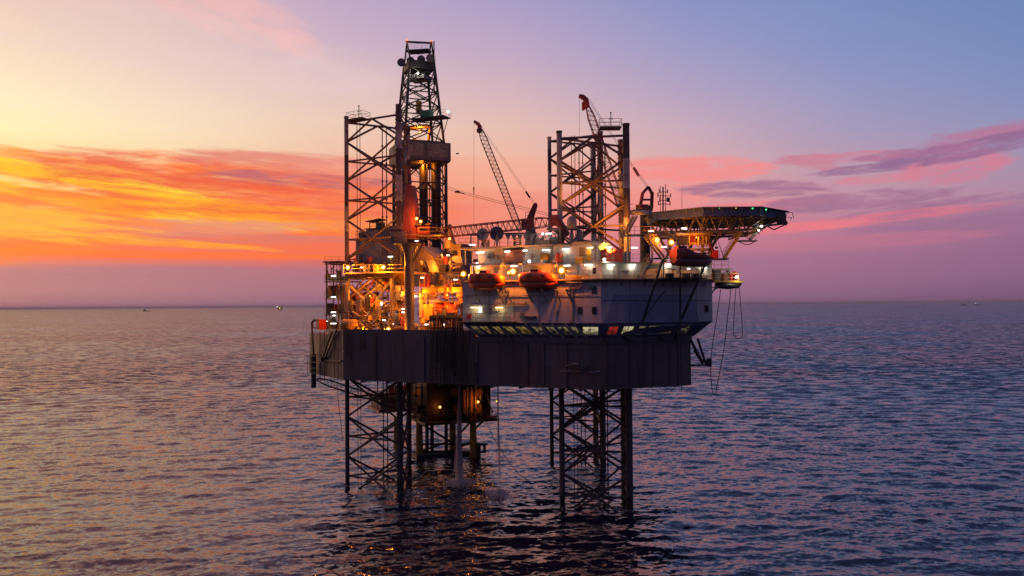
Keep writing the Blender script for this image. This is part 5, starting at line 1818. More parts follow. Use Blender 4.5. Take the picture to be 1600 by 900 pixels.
def dish(label, px, py, r, v, tilt, m):
    c = pl(px, py, v)
    base = onroof(px, v)
    t = thing('satellite_dish', label, 'satellite dish', base, 'satellite dishes on the deckhouse roof')
    dn_ = Vector(tilt).normalized()
    MB().lathe(c, [(0.02, 0), (r * .5, .06 * r), (r * .85, .2 * r), (r, .3 * r), (r, .33 * r), (r * .8, .22 * r), (r * .4, .1 * r), (0.02, .04)], 26, dn_).build('reflector', m, t)
    f_ = c + dn_ * (r * 0.85)
    b = MB()
    for k in range(3):
        e_ = dn_.orthogonal().normalized()
        e_.rotate(Matrix.Rotation(k * 2.094 + .5, 3, dn_))
        b.tube(c + e_ * r * .95 + dn_ * .3 * r, f_, 0.03, 4)
    b.ball(f_, 0.13, 8)
    b.build('feed_horn', M_DARK, t)
    MB().tube(base, c - dn_ * 0.15, 0.16, 8).build('mount', M_GREY, t)
    b = MB().bar(base + U * .6, c - dn_ * .2, .1).bar(base - U * .6, c - dn_ * .2, .1)
    b.build('mount_brace', M_GREY, t)
    return t


dish('pale satellite dish facing out, left of the dark blue one', 755.5, 367, 0.95, 3.4, (-0.35, -1, 0.12), M_PALE)
dish('dark blue satellite dish seen from its back, right of the pale one', 776.5, 365, 1.05, 4.2, (-0.15, 1.0, 0.10), M_BLUE)
rc = onroof(893, 3.0, zR + .18)
rdm = thing('radome', 'white capsule shaped radome on a post beside the leg', 'radome', rc)
c = pl(893.5, 348, 3.0)
MB().lathe(c, [(0.02, -.95), (.55, -.92), (.66, -.7), (.68, 0), (.66, .35), (.5, .72), (.26, .9), (.02, .95)], 20).build('dome', M_PALE, rdm)
MB().tube(rc, c - Zv * .95, 0.22, 10).build('post', M_GREY, rdm)
MB().tube(c - Zv * 1.0, c - Zv * 0.93, 0.6, 12).build('base_plate', M_DARK, rdm)
b = MB()
for k in range(3):
    b.bar(rc + U * (.6 - .6 * k), c - Zv * 1.0, .09)
b.build('leg', M_GREY, rdm)
# zigzag windbreak
zz = thing('zigzag_windbreak', 'row of pale triangular panels standing on the deckhouse roof', 'windbreak', onroof(820, 5.0))
for k in range(5):
    x0 = 789 + k * 9.2
    q = [pl(x0, 366, 5.0), pl(x0 + 9.2, 366, 5.0), pl(x0 + 4.6, 376, 5.0)]
    MB().slab(q, 0.08).build('panel', M_PALE, zz)
    MB().tube(pl(x0 + 4.6, 376, 5.05), onroof(x0 + 4.6, 5.05), 0.07, 5).build('post', M_GREY, zz)
MB().bar(pl(787, 365, 5.05), pl(838, 364, 5.05), 0.25, 0.2).build('top_rail', M_DARK, zz)
for px, v, lab in ((758.5, 1.6, 'yellow slatted rack in front of the pale satellite dish'), (809, 1.6, 'yellow slatted rack in front of the triangular panels'), ):
    t = thing('slatted_rack', lab, 'rack', onroof(px, v), 'yellow slatted racks on the deckhouse roof')
    for k in range(4):
        MB().box(onroof(px, v) + Zv * (0.2 + k * .27), (1.0, .5, .1), U).build('slat', M_YELLOW, t)
    for s in (-.45, .45):
        MB().box(onroof(px, v) + U * s + Zv * .55, (.07, .52, 1.1), U).build('post', M_YELLOW, t)
for px, py, v, lab in ((851, 398, 0.6, 'yellow slatted locker on the upper deck left of the brown shutter'), (906, 405, 0.6, 'yellow slatted locker by the louvre door under the raised roof'), (902, 434, -1.3, 'yellow slatted locker on the walkway beside the bright corner lamp')):
    t = thing('slatted_locker', lab, 'locker', pl(px, py + 6, v), 'yellow slatted lockers on the decks')
    p = pl(px, py + (3 if py < 430 else 2), v)
    MB().box(p, (1.15, .5, .75), U).build('body', M_YELLOW, t)
    MB().box(p + Zv * .42, (1.25, .6, .08), U).build('lid', M_YELLOW, t)
gf = thing('roof_gear_frame', 'tangled dark frame of pipes and braces on the roof right of the triangular panels', 'frame', onroof(858, 4.5))
for px in (838, 848, 858, 868, 880):
    MB().tube(onroof(px, 4.5), Vector((*onroof(px, 4.5).xy, pl(px, 366, 4.5).z)), 0.09, 5).build('post', M_DARK, gf)
for a_, c_ in (((838, 366), (882, 365)), ((838, 376), (882, 375)), ((838, 384), (850, 366)), ((850, 384), (838, 366)), ((850, 384), (862, 366)), ((862, 384), (850, 368)), ((836, 366), (822, 364))):
    MB().bar(pl(*a_, 4.4), pl(*c_, 4.4), 0.16).build('bar', M_GREY, gf)
W(862, 871, 370, 384, 3.8, 1.0).build('cabinet', M_DARK, gf)
W(843, 858, 375, 385, 3.2, 1.0).build('net_bin', M_BUFF, gf)
W(836, 846, 372, 384, 5.2, 1.0).build('cabinet', M_GREEN, gf)
MB().tube(pl(855, 357.5, 3.0), pl(878, 359, 3.0), 0.2, 8).build('boom_rest_arm', M_GREY, gf)
MB().tube(pl(878, 384, 3.0), pl(878, 354, 3.0), 0.35, 8).build('boom_rest_post', M_DECKRED, gf)
MB().tube(pl(872, 384, 3.4), pl(872, 360, 3.4), 0.14, 8).build('boom_rest_post', M_DECKRED, gf)
rg = thing('exhaust_pipes', 'pale bent exhaust pipes on the raised roof right of the radome', 'exhaust', onroof(905, 4, zR + .18))
for px, hgt in ((903, 358), (909, 361)):
    p0 = onroof(px, 4.0, zR + .18)
    z1 = pl(px, hgt, 4.0).z
    MB().path([p0, Vector((p0.x, p0.y, z1)), Vector((p0.x, p0.y, z1)) - U * .5], 0.20, 10).build('pipe', M_PALE, rg)
W(901, 918, 375, 379.5, 3.4, 1.2).build('dark_duct', M_DARK, rg)
W(899, 905, 366, 376, 4.6, 1.0).build('blue_unit', M_BLUE, rg)
tk = thing('roof_tank', 'tall grey stack post at the right end of the raised roof', 'stack', onroof(927, 3, zR))
W(926, 930, 367, 412, 2.6, 0.5).build('stack', M_GREY, tk)
fr_ = thing('gantry_frame', 'dark frame at the left roof end beside the pale satellite dish', 'frame', onroof(740, 3))
MB().path([onroof(736, 3), Vector((*onroof(736, 3).xy, pl(736, 367, 3).z)), pl(747, 367.5, 3), Vector((*onroof(747, 3).xy, ZRf))], 0.11, 5).build('frame_bar', M_DARK, fr_)
rail([pl(716, 384, 6) , pl(740, 384, 6)], 1.1, 0.035).build('guard_rail', M_DARK, fr_)
# red containers
for i, (xa, xb, lab) in enumerate(((947, 957.5, 'left one of two bright red containers behind the upper deck rail'), (958.5, 974, 'right one of two bright red containers, beside the leg under the helideck'))):
    t = thing('shipping_container', lab, 'container', pb((xa + xb) / 2, 409, -4.5), 'red containers on the upper deck')
    p0, p1 = pb(xa, 408.6, -4.5), pb(xb, 408.6, -4.5)
    zb_, zt_ = zC + .163, pb(xa, 389, -4.5).z
    m_ = (p0 + p1) / 2
    w_ = (p1 - p0).length
    MB().box(Vector((m_.x, m_.y, (zb_ + zt_) / 2)) - bn * 1.2, (w_, 2.4, zt_ - zb_), bd).build('body', M_RED2, t)
    b = MB()
    n = int(w_ / .28)
    for k in range(n):
        b.box(Vector((p0.x, p0.y, (zb_ + zt_) / 2)) + bd * (w_ * (k + .5) / n) + bn * .03, (w_ / n * .5, .07, zt_ - zb_ - .25), bd)
    b.build('corrugated_side', M_RED2, t)
    MB().box(Vector((m_.x, m_.y, zt_ - .06)) + bn * .05, (w_ + .02, .12, .14), bd).build('top_rail', M_RED2, t)
bx = thing('brown_drum', 'round rusty drum standing on the upper deck right of the stairs', 'drum', pl(873.5, 411, 0.7))
MB().lathe(pl(873.5, 411, 0.9), [(.5, 0), (.5, 1.3), (.42, 1.4), (.05, 1.45)], 16).build('shell', M_ORANGE2, bx)
# antenna mast
am = thing('antenna_mast', 'dark aerial mast with cross arms standing behind the helideck', 'mast', A3(1037, 330, 2))
MB().tube(A3(1036, 330, 2), A3(1036, 292, 2), 0.13, 6).build('pole', M_DARK, am)
MB().tube(A3(1040, 330, 2), A3(1040, 288, 2), 0.06, 5).build('pole', M_DARK, am)
MB().tube(A3(1032, 330, 2), A3(1032, 290, 2), 0.05, 5).build('pole', M_DARK, am)
for py, x0, x1 in ((300, 1030, 1043), (306, 1028, 1048), (313, 1031, 1043), (319, 1029, 1047)):
    b = MB().bar(A3(x0, py, 2), A3(x1, py, 2), .10)
    b.tube(A3(x0, py + 2, 2), A3(x0, py - 5, 2), .09, 5).tube(A3(x1, py + 2, 2), A3(x1, py - 4, 2), .09, 5)
    b.build('cross_arm', M_DARK, am)
MB().box(A3(1044, 312, 2), (.5, .4, .7)).build('radar_box', M_DARK, am)
solo(MB().tube(A3(1065.5, 325, 4), A3(1065.5, 290, 4), 0.04, 5, 0.015), 'whip_aerial', M_DARK, 'single thin whip aerial right of the cross armed mast', 'aerial', A3(1065.5, 325, 4))

# ------------------------------------------------------------------ hull side gear
# hose rack and black hoses looped over the edge
hr = thing('hose_rack', 'dark hose rack with round saddles on the hull edge', 'rack', pl(697, 520, 0.3))
MB().bar(pl(670, 512, 0.5), pl(724, 514, 0.5), 0.25).build('rack_beam', M_DARK, hr)
for k in range(9):
    px = 673 + k * 6
    MB().bar(pl(px, 520, 0.5), pl(px, 496, 0.5), 0.12).build('rack_post', M_DARK, hr)
    MB().lathe(pl(px + 1, 498, 0.2), [(.32, -.12), (.24, 0), (.32, .12)], 12, U).build('saddle', M_DARK, hr)
hlab = 'black rubber hose hanging in a loop from the dark hose rack over the hull side'
ends = [600, 571, 596, 560, 604, 590, 603, 573, 600, 583, 597, 566, 603, 589]
for k, e in enumerate(ends):
    px = 671 + k * 3.8
    pts = []
    for s in range(5):
        a_ = math.pi * s / 4
        pts.append(pl(px + (1 - math.cos(a_)) * 1.2, 497 - 5 * math.sin(a_), 0.55 - 0.75 * s / 4))
    sway = rnd.uniform(-2, 2)
    v_ = -0.2 - 0.12 * (k % 3)
    for s in range(1, 6):
        pts.append(pl(px + 2.4 + sway * math.sin(s / 5 * 2.2), 497 + (e - 497) * s / 5, v_))
    if k % 2:       # comes up again
        x1 = px + 7
        for s in range(1, 4):
            a_ = math.pi * s / 4
            pts.append(pl(px + 4.5 - 2.6 * math.cos(a_), e + 5 * math.sin(a_), v_))
        for s in range(0, 4):
            pts.append(pl(px + 7, e - (e - 520) * s / 3.0, v_))
    solo(MB().path(pts, 0.085, 6), 'hose', M_RUBBER, hlab, 'hose', pl(px, 497, 0), 'black hoses on the hull side')

# left outboard: caisson, fairlead arms, red box, cables
lo = lambda px, py, off=0.6: hit(px, py, Vector((h0.x, h0.y, 0)) - dn * off, dn)
cs = thing('pump_caisson', 'dark upright pump caisson with a ladder cage at the left hull end', 'caisson', lo(490, 600))
MB().tube(lo(490, 606), lo(490, 553), 0.42, 12).build('caisson', M_DARK, cs)
MB().tube(lo(490, 553), lo(487, 504), 0.16, 8).build('riser', M_DARK, cs)
MB().path([lo(487, 504), lo(491, 499), lo(498, 500)], 0.14, 8).build('goose_neck', M_DARK, cs)
for px in (480, 483, 485.5):
    MB().tube(lo(px, 583, 1.2), lo(px, 555, 1.2), 0.05, 5).build('cage_bar', M_DARK, cs)
for py in (556, 566, 575, 583):
    MB().bar(lo(480, py, 1.2), lo(494, py, 1.2), 0.09).build('cage_hoop', M_DARK, cs)
ar = thing('fairlead_arm', 'dark slanting fairlead arms on the left chamfer of the hull', 'fairlead', lo(506, 563))
for a_, c_ in (((502, 562), (519, 517)), ((507, 561), (526, 515)), ((503, 563), (533, 564)), ((504, 560), (516, 522))):
    MB().bar(lo(*a_, .45), lo(*c_, .3), 0.26).build('arm', M_DARK, ar)
MB().box(lo(504, 561, .5), (.9, .9, .7), d).build('block', M_DARK, ar)
rb_ = thing('valve_box', 'red box with a bent pipe at the far left deck corner', 'box', lo(502, 515, -.9))
MB().box(lo(502, 507, -.9), (1.5, 1.3, 1.7), d).build('body', M_RED2, rb_)
MB().path([lo(496, 513, -.9), lo(489, 512, -.4), lo(489, 502, -.4), lo(496, 501, -.9)], 0.10, 6).build('pipe', M_DARK, rb_)
for k, (x0, y0, x1, y1) in enumerate(((537, 515, 538, 548), (542, 517, 541, 556), (547, 518, 547, 560), (563, 518, 562, 552), (568, 520, 567, 545))):
    solo(MB().path([pl(x0, y0, -.12), pl((x0 + x1) / 2 + 1, (y0 + y1) / 2, -.16), pl(x1, y1, -.12)], 0.06, 5), 'drip_cable', M_RUBBER, 'thin black cable hanging down the hull below the drum tank', 'cable', pl(x0, y0, 0), 'thin cables below the drum tank')
for k, px in enumerate((500, 507, 523, 529)):
    solo(MB().tube(lo(px, 517, .15), lo(px, 590 + k, .15), 0.07, 5), 'hull_pipe', M_DARK, 'thin upright pipe on the left chamfer of the hull', 'pipe', lo(px, 590, .15), 'pipes on the left chamfer')
# slim trusses sticking out under the left end
ut = thing('under_truss', 'thin lattice boom stowed under the left end of the hull', 'lattice boom', at(540, 604, 139))
b0, b1 = at(494, 592, 139), at(640, 640, 142)
lattice_boom(ut, b0, b1, 1.0, M_DARK, Zv, 14)
# anchor on its rack
an = thing('anchor', 'dark ship anchor hanging on the hull side below the windows', 'anchor', pl(905, 578, -.5))
MB().tube(pl(905, 575, -.6), pl(906, 548, -.4), 0.13, 8).build('shank', M_DARK, an)
MB().slab([pl(893, 579, -.75), pl(914, 578, -.75), pl(917, 571, -.75), pl(908, 574, -.75), pl(896, 574, -.75)], 0.4).build('crown', M_DARK, an)
for pts in (((893, 577), (890, 571), (897, 573)), ((913, 577), (921, 571), (912, 571))):
    MB().slab([pl(*p, -.8) for p in pts], .3).build('fluke', M_DARK, an)
MB().path([pl(906, 548, -.3), pl(908, 538, -.2), pl(909, 530, -.15)], .05, 5).build('anchor_chain', M_DARK, an)
rk = thing('anchor_rack', 'pale grey bent bar of the anchor rack on the hull side', 'rack', pl(880, 582, -.3))
MB().path([pl(876, 580, -.2), pl(884, 580, -.45), pl(926, 582, -.45), pl(938, 580, -.2)], .09, 6).build('rack_bar', M_GREY, rk)
MB().path([pl(884, 572, -.2), pl(897, 568, -.5), pl(912, 571, -.5)], .08, 6).build('rack_hook', M_GREY, rk)
# bolster at the right
bs_ = thing('anchor_bolster', 'dark triangular bracket jutting from the right end of the hull', 'bracket', bw(1095, 572, -2.5))
K = lambda px, py, o=-2.5: bw(px, py, o)
for a_, c_, w_ in (((1079, 531), (1098, 568), .30), ((1090, 529), (1100, 560), .24), ((1079, 571), (1108, 570), .26), ((1099, 562), (1108, 570), .42), ((1084, 548), (1096, 566), .16)):
    MB().bar(K(*a_), K(*c_), w_).build('arm', M_DARK, bs_)
MB().box(K(1108, 566), (.55, .9, 1.1)).build('roller', M_DARK, bs_)
for px in (985, 1038, 1062):
    t = thing('mooring_fairlead', {985: 'leftmost dark mooring fairlead under the bow windows', 1038: 'middle dark mooring fairlead under the wide bow window', 1062: 'rightmost dark mooring fairlead under the bow windows'}[px], 'fairlead', bw(px, 529, .6), 'mooring fairleads under the bow windows')
    MB().box(bw(px, 528, .55), (1.3, .9, .35), BOW).build('base', M_DARK, t)
    for s in (-.38, .38):
        MB().tube(bw(px, 526, .6) + BOW * s - Zv * .2, bw(px, 526, .6) + BOW * s + Zv * .35, .2, 10).build('roller', M_DARK, t)

# ropes hanging at the right
for pts, lab, r_ in ((((1126, 452), (1121, 490), (1116, 520), (1113, 541), (1110, 575), (1113, 610), (1117, 617), (1121, 600), (1132, 540), (1137, 495), (1142, 452)), 'long rope drooping in a deep loop below the right walkway, lowest of the ropes', .055),
                     (((1150, 449), (1147, 490), (1146, 518), (1149, 527), (1156, 529), (1160, 520), (1158, 485), (1154, 441)), 'rope hanging in a shallow loop at the far right, beside the walkway tip', .05),
                     (((1063, 532), (1064, 575), (1065, 611)), 'thin rope hanging straight down the bow hull', .04),
                     (((1018, 606), (1030, 612), (1048, 611), (1056, 603)), 'slack rope drooping below the bow hull edge', .04)):
    off = 0.5 if pts[0][0] < 1100 else -1.0
    P_ = [bw(a_, c_, off) for a_, c_ in pts]
    sm = []
    for i in range(len(P_) - 1):            # rounded through the points
        q0, q1, q2, q3 = P_[max(i - 1, 0)], P_[i], P_[i + 1], P_[min(i + 2, len(P_) - 1)]
        for k in range(5):
            t_ = k / 5
            sm.append(0.5 * ((2 * q1) + (q2 - q0) * t_ + (2 * q0 - 5 * q1 + 4 * q2 - q3) * t_ ** 2 + (3 * q1 - 3 * q2 + q3 - q0) * t_ ** 3))
    sm.append(P_[-1])
    solo(MB().path(sm, r_, 5), 'rope', M_CABLE, lab, 'rope', P_[0], 'ropes hanging from the right end')
solo(MB().path([at(757, 652, 158), at(770, 682, 152), at(790, 715, 146), at(812, 742, 139.5), at(828, 752, 136)], .06, 5), 'mooring_line', M_CABLE, 'slanting line running from the wellhead platform down to the sea', 'rope', at(757, 652, 158))
solo(MB().path([at(526, 600, 139), at(530, 640, 138), at(536, 690, 136)], .05, 5), 'dangling_line', M_CABLE, 'thin line dangling left of the left leg below the hull', 'rope', at(526, 600, 139))

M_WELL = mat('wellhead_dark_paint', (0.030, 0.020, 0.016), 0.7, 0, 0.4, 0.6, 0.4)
# ------------------------------------------------------------------ wellhead platform behind, under the derrick
WY = 158.0
A4 = lambda px, py, dy=0.0: at(px, py, WY + dy)
wp = thing('wellhead_platform', 'dark wellhead platform on yellow legs standing in the sea behind the hull', 'platform', A4(690, 718))
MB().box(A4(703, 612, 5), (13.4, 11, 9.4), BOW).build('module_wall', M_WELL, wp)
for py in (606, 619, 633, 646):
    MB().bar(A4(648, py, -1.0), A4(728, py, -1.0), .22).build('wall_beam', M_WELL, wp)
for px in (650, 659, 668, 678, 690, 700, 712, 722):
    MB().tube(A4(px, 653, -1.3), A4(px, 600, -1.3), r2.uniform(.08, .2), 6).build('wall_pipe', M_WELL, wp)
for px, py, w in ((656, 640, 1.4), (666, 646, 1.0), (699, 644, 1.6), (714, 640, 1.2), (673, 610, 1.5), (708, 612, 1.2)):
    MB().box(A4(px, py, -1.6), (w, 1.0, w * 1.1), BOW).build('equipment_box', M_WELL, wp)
rail([A4(646, 651, -3), A4(768, 651, -3)], 1.3, .05).build('guard_rail', M_RUSTLEG, wp)
MB().box(A4(706, 653, 4), (15.5, 13, .5), BOW).build('deck', M_DARK, wp)
MB().box(A4(616, 637, 6), (8.8, 9, .6), BOW).build('side_deck', M_RED, wp)
MB().box(A4(606, 628, 6), (5.0, 8, 2.2), BOW).build('side_tank', M_BROWN, wp)
rail([A4(586, 634, 1.5), A4(646, 634, 1.5)], 1.3, .05).build('guard_rail', M_RED, wp)
rail([A4(586, 612, 1.5), A4(646, 612, 1.5)], 1.3, .05).build('guard_rail', M_BUFF, wp)
MB().box(A4(617, 613, 6), (8.0, 8, .4), BOW).build('side_deck', M_BROWN, wp)
for px in (590, 604, 618, 632, 644):
    MB().tube(A4(px, 640, 2), A4(px, 590, 2), .13, 6).build('post', M_BROWN, wp)
for px, dy, r_ in ((655, 0, .62), (707, 6, .62), (739, 0, .60), (620, 10, .6)):
    MB().tube(A4(px, 651, dy), Vector((*A4(px, 651, dy).xy, -3)), r_, 14, r_ * 1.35).build('platform_leg', M_RUSTLEG, wp)
for px, dy in ((667, 3), (675, 3), (697, 3)):
    MB().tube(A4(px, 654, dy), Vector((*A4(px, 654, dy).xy, -3)), .36, 12).build('conductor', M_DARK, wp)
for a_, c_ in (((647, 694), (762, 694)), ((647, 706), (760, 706)), ((655, 660), (707, 692)), ((739, 655), (707, 690)), ((760, 653), (742, 670)), ((655, 706), (700, 690)), ((700, 706), (739, 690))):
    MB().tube(A4(*a_, 1), A4(*c_, 1), .22, 8).build('brace', M_DARK, wp)
MB().box(A4(690, 709, 2), (11.5, 4, .9), BOW).build('boat_landing', M_DARK, wp)
rail([A4(648, 692, 0), A4(745, 692, 0)], 1.2, .05).build('guard_rail', M_DARK, wp)
for px in (741, 748, 757):
    MB().tube(A4(px, 718 if px < 755 else 706, 0), A4(px, 692, 0), .42 if px < 755 else .3, 10).build('fender', M_DARK, wp)
rail([A4(758, 648, 1), A4(775, 648, 1)], 1.3, .06).build('guard_rail', M_BUFF, wp)
MB().box(A4(765, 650, 2), (2.6, 2.6, .3), BOW).build('landing', M_RED, wp)
MB().bar(A4(760, 616, 1), A4(770, 645, 1), .9, .2).build('ladder', M_BUFF, wp)
MB().box(A4(739, 627, -.9), (4.0, .25, 4.6), BOW).build('lit_bay_wall', M_DECKRED, wp)
for px in (730, 736, 743, 751):
    MB().tube(A4(px, 652, -1.6), A4(px, 604, -1.6), .14, 6).build('post', M_BROWN, wp)
for px in (612, 622, 633, 640):
    MB().box(A4(px, 608, 4), (1.1, 1.1, 1.6)).build('machine', M_RED, wp)

# ------------------------------------------------------------------ falling water
M_SPRAY = bpy.data.materials.new('falling_water')
M_SPRAY.use_nodes = True
T = NT(M_SPRAY.node_tree)
df = T.n('ShaderNodeBsdfDiffuse')
df.inputs[0].default_value = (0.92, 0.86, 0.86, 1)
tl = T.n('ShaderNodeBsdfTranslucent')
tl.inputs[0].default_value = (0.92, 0.86, 0.86, 1)
ms = T.n('ShaderNodeMixShader')
ms.inputs[0].default_value = 0.5
T.put(ms.inputs[1], df.outputs[0]); T.put(ms.inputs[2], tl.outputs[0])
o_ = T.n('ShaderNodeOutputMaterial')
T.put(o_.inputs[0], ms.outputs[0])


def spout(label, px0, top, n, r0, r1, th, ns, rs, seed):
    rr = random.Random(seed)
    p0 = top
    b = MB()
    for i in range(n):
        a_, k = rr.uniform(0, 6.283), abs(rr.gauss(0, .5))
        t0, t1 = sorted((rr.uniform(-.05, 1) ** 1.0, rr.uniform(0, 1.05)))
        t0 = max(t0, 0)
        if rr.random() < .35:
            t0 = 0
        pts = []
        for s in range(5):
            t_ = t0 + (t1 - t0) * s / 4
            w_ = (r0 + (r1 - r0) * t_ ** 1.3) * k
            pts.append(Vector((p0.x + math.cos(a_) * w_ + .25 * t_ * math.sin(3 * t_ + seed), p0.y + math.sin(a_) * w_, p0.z * (1 - t_) + .1)))
        for s, (q0, q1) in enumerate(zip(pts, pts[1:])):
            b.tube(q0, q1, th * rr.uniform(.5, 1.2), 4, cap=False)
    for i in range(ns):
        a_, k = rr.uniform(0, 6.283), abs(rr.gauss(0, .62))
        h = abs(rr.gauss(0, .5)) * math.exp(-k * 1.2)
        q0 = Vector((p0.x + math.cos(a_) * rs * k, p0.y + math.sin(a_) * rs * k * 1.3, .12 + h))
        b.tube(q0, q0 + Vector((rr.uniform(-.1, .1), rr.uniform(-.1, .1), rr.uniform(.02, .16))), rr.uniform(.015, .05), 4)
    return solo(b, 'water_stream', M_SPRAY, label, 'falling water', (p0.x, p0.y, 0), 'water falling from the hull')


spout('thick white stream of water falling from the hull into the sea', 717, at(718, 598, 134.5), 800, .08, .72, .028, 2600, 2.2, 3)
spout('faint thin stream of water falling right of the thick white stream', 778, at(778, 600, 126.0), 60, .10, .6, .013, 1500, 2.2, 5)
spout('tiny trickle of water splashing beside the left lattice leg', 640, at(642, 596, 141.0), 14, .06, .2, .010, 260, .8, 8)

# flecks of foam washing round the leg posts and under the falling water
fo = MB()
rf_ = random.Random(12)
spots = [(x, y, 60, .9) for ch in (CL, CA, CB) for x, y in ch] + [(at(718, 598, 134.5).x, 134.5, 260, 2.4), (at(778, 600, 126.0).x, 126.0, 140, 2.0), (A4(690, 710).x, WY - 2, 120, 5.0)]
for x, y, n, sp_ in spots:
    for i in range(n):
        a_, k = rf_.uniform(0, 6.283), .45 + abs(rf_.gauss(0, sp_))
        c = Vector((x + math.cos(a_) * k * 1.3, y + math.sin(a_) * k, rf_.uniform(.02, .28)))
        r_ = rf_.uniform(.03, .13)
        m_ = rf_.randint(4, 6)
        fo.add([c + Vector((math.cos(6.283 * j / m_) * r_ * rf_.uniform(.6, 1.9), math.sin(6.283 * j / m_) * r_, rf_.uniform(-.02, .02))) for j in range(m_)], [tuple(range(m_))])
fo_o = fo.build('sea_foam', M_SPRAY)
fo_o['kind'] = 'stuff'
fo_o['label'] = 'thin flecks of white foam round the leg posts'
# ------------------------------------------------------------------ far away
fp = thing('distant_platform', 'tiny lit offshore platform on the left horizon', 'platform', at(437, 488, 5200))
fb = at(437, 487.5, 5200)
for s in (-9, 9):
    MB().bar(Vector((fb.x + s, fb.y, -3)), Vector((fb.x + s * .9, fb.y, 14)), 2.5).build('platform_leg', M_BROWN, fp)
MB().box(Vector((fb.x, fb.y, 20)), (26, 20, 12)).build('deck', M_YELLOW, fp)
MB().box(Vector((fb.x + 3, fb.y - 11, 21)), (5, 1, 6)).build('lit_module', E_AMBER, fp)
MB().bar(Vector((fb.x + 8, fb.y, 26)), Vector((fb.x + 20, fb.y, 44)), 1.6).build('flare_boom', M_RED, fp)
MB().box(Vector((fb.x - 13, fb.y - 10, 29)), (3, 2, 2.4)).build('deck_lamp', E_WHITE, fp)
for px, py, lab, s in ((1527, 471, 'tiny ship with a white light on the far right horizon', .6), (1506, 471.5, 'faint grey ship on the right horizon left of the lit one', .6), (228, 483, 'tiny boat on the far left horizon', .7)):
    c = at(px, 474, 6500)
    t = thing('distant_ship', lab, 'ship', (c.x, c.y, 0), 'ships on the horizon')
    MB().prism([(c.x - 34 * s, c.y), (c.x + 28 * s, c.y), (c.x + 40 * s, c.y + 6), (c.x + 28 * s, c.y + 12), (c.x - 34 * s, c.y + 12)], -1, 8 * s).build('hull', M_DARK, t)
    MB().box((c.x - 20 * s, c.y + 6, 15 * s), (14 * s, 9, 14 * s)).build('bridge', M_GREY, t)
    if px == 1527:
        MB().box((c.x - 20 * s, c.y + 6, 25 * s), (5 * s, 5, 5 * s)).build('mast_lamp', E_WHITE, t)

# ------------------------------------------------------------------ lamps


def flood(px, py, pt, energy, label, facing=None, size=.26, spot=None, col=(1.0, .255, .010), em=None, group='orange floodlights on the rig'):
    """a round bulkhead floodlight on a short bracket, with its own light"""
    f_ = facing or -V
    t = thing('floodlight', label, 'floodlight', pt, group)
    MB().lathe(pt - f_ * .32, [(size * .6, 0), (size * 1.05, .1), (size * 1.05, .24), (size * .9, .25)], 14, f_).build('housing', M_DARK, t)
    MB().tube(pt - f_ * .3, pt - f_ * .3 - Zv * .7, .05, 5).build('bracket', M_DARK, t)
    MB().ball(pt, size * (.55 if em is None else 1.0), 12).build('bulb', em or E_ORANGE, t)
    if em is None:
        MB().lathe(pt - f_ * .06, [(size * .5, 0), (size * .98, .0), (size * 1.0, .05), (size * .5, .05)], 16, f_).build('halo_ring', E_HALO, t)  # glowing ring added as the halo round the bulb
    if em is None:
        energy *= rnd.uniform(1.05, 1.6)
        col = (1.0, rnd.uniform(.21, .29), .010)
    L_ = point_light(t, pt + f_ * (size + .2), energy, col, .2)
    if spot:
        L_.data.type = 'SPOT'
        L_.data.spot_size = math.radians(spot)
        L_.data.spot_blend = 0.6
        L_.rotation_euler = f_.to_track_quat('-Z', 'Y').to_euler()
    return t


O_ = [
    (543.5, 418, pl(543.5, 418, 4.3), 2400, 'orange floodlight at the left end of the jacking frame walkway'),
    (599, 417.5, pl(599, 417.5, 4.3), 2600, 'orange floodlight at the right end of the jacking frame walkway'),
    (607, 515, pl(607, 515, 1.6), 2200, 'brightest orange floodlight low at the hull edge, left of the crane pedestal'),
    (572.5, 516, pl(572.5, 516, 2.2), 500, 'small orange floodlight beside the drum tank'),
    (651, 341.5, pl(651, 341.5, 1.0), 550, 'orange floodlight on the red crane gantry'),
    (657.5, 346, pl(657.5, 346, 1.0), 350, 'smaller orange floodlight on the crane cab roof'),
    (702.5, 373, pl(702.5, 373, 16.0), 500, 'orange floodlight by the conical vent stack'),
    (724, 428, pl(724, 428, .2), 1500, 'orange floodlight left of the first orange lifeboat'),
    (801.5, 424, pl(801.5, 424, -1.6), 1500, 'orange floodlight between the two orange lifeboats'),
    (795, 426, pl(795, 426, -1.3), 250, 'dimmer orange floodlight just left of the one between the lifeboats'),
    (877.5, 422.5, pl(877.5, 422.5, -2.0), 1000, 'orange floodlight at the house corner right of the lifeboats'),
    (1026.5, 375, pb(1026.5, 375, 1.8), 650, 'orange floodlight under the helideck beside the dark stairs'),
    (1049, 378.5, pb(1049, 378.5, 1.4), 650, 'orange floodlight under the helideck just left of the dark lifeboat'),
    (687.5, 636, A4(687.5, 636, -2.2), 40, 'orange lamp on the dark wellhead platform wall'),
    (747, 628, A4(747, 628, -2.0), 130, 'orange lamp in the lit bay of the wellhead platform'),
]
for px, py, p, e, lab in O_:
    flood(px, py, p, e, lab, facing=(-V if px < 900 else BN), size=(.58 if 790 < px < 890 and e > 600 else .48 if e > 600 else .30))
flood(0, 0, A4(776, 627, 0), 20, 'tiny amber lamp at the right end of the wellhead platform', size=.15, em=E_AMBER)
flood(0, 0, A4(640, 612, 3.0), 70, 'orange lamp half hidden among the machines of the wellhead side deck', size=.15)
leg_lamp = pl(956, 390, 4.0)
flood(0, 0, leg_lamp, 16000, 'orange floodlight at the raised roof end aimed up at the near right leg', facing=(Vector((12.0, 119.5, leg_lamp.z + 2.5)) - leg_lamp).normalized(), size=.15, spot=100)
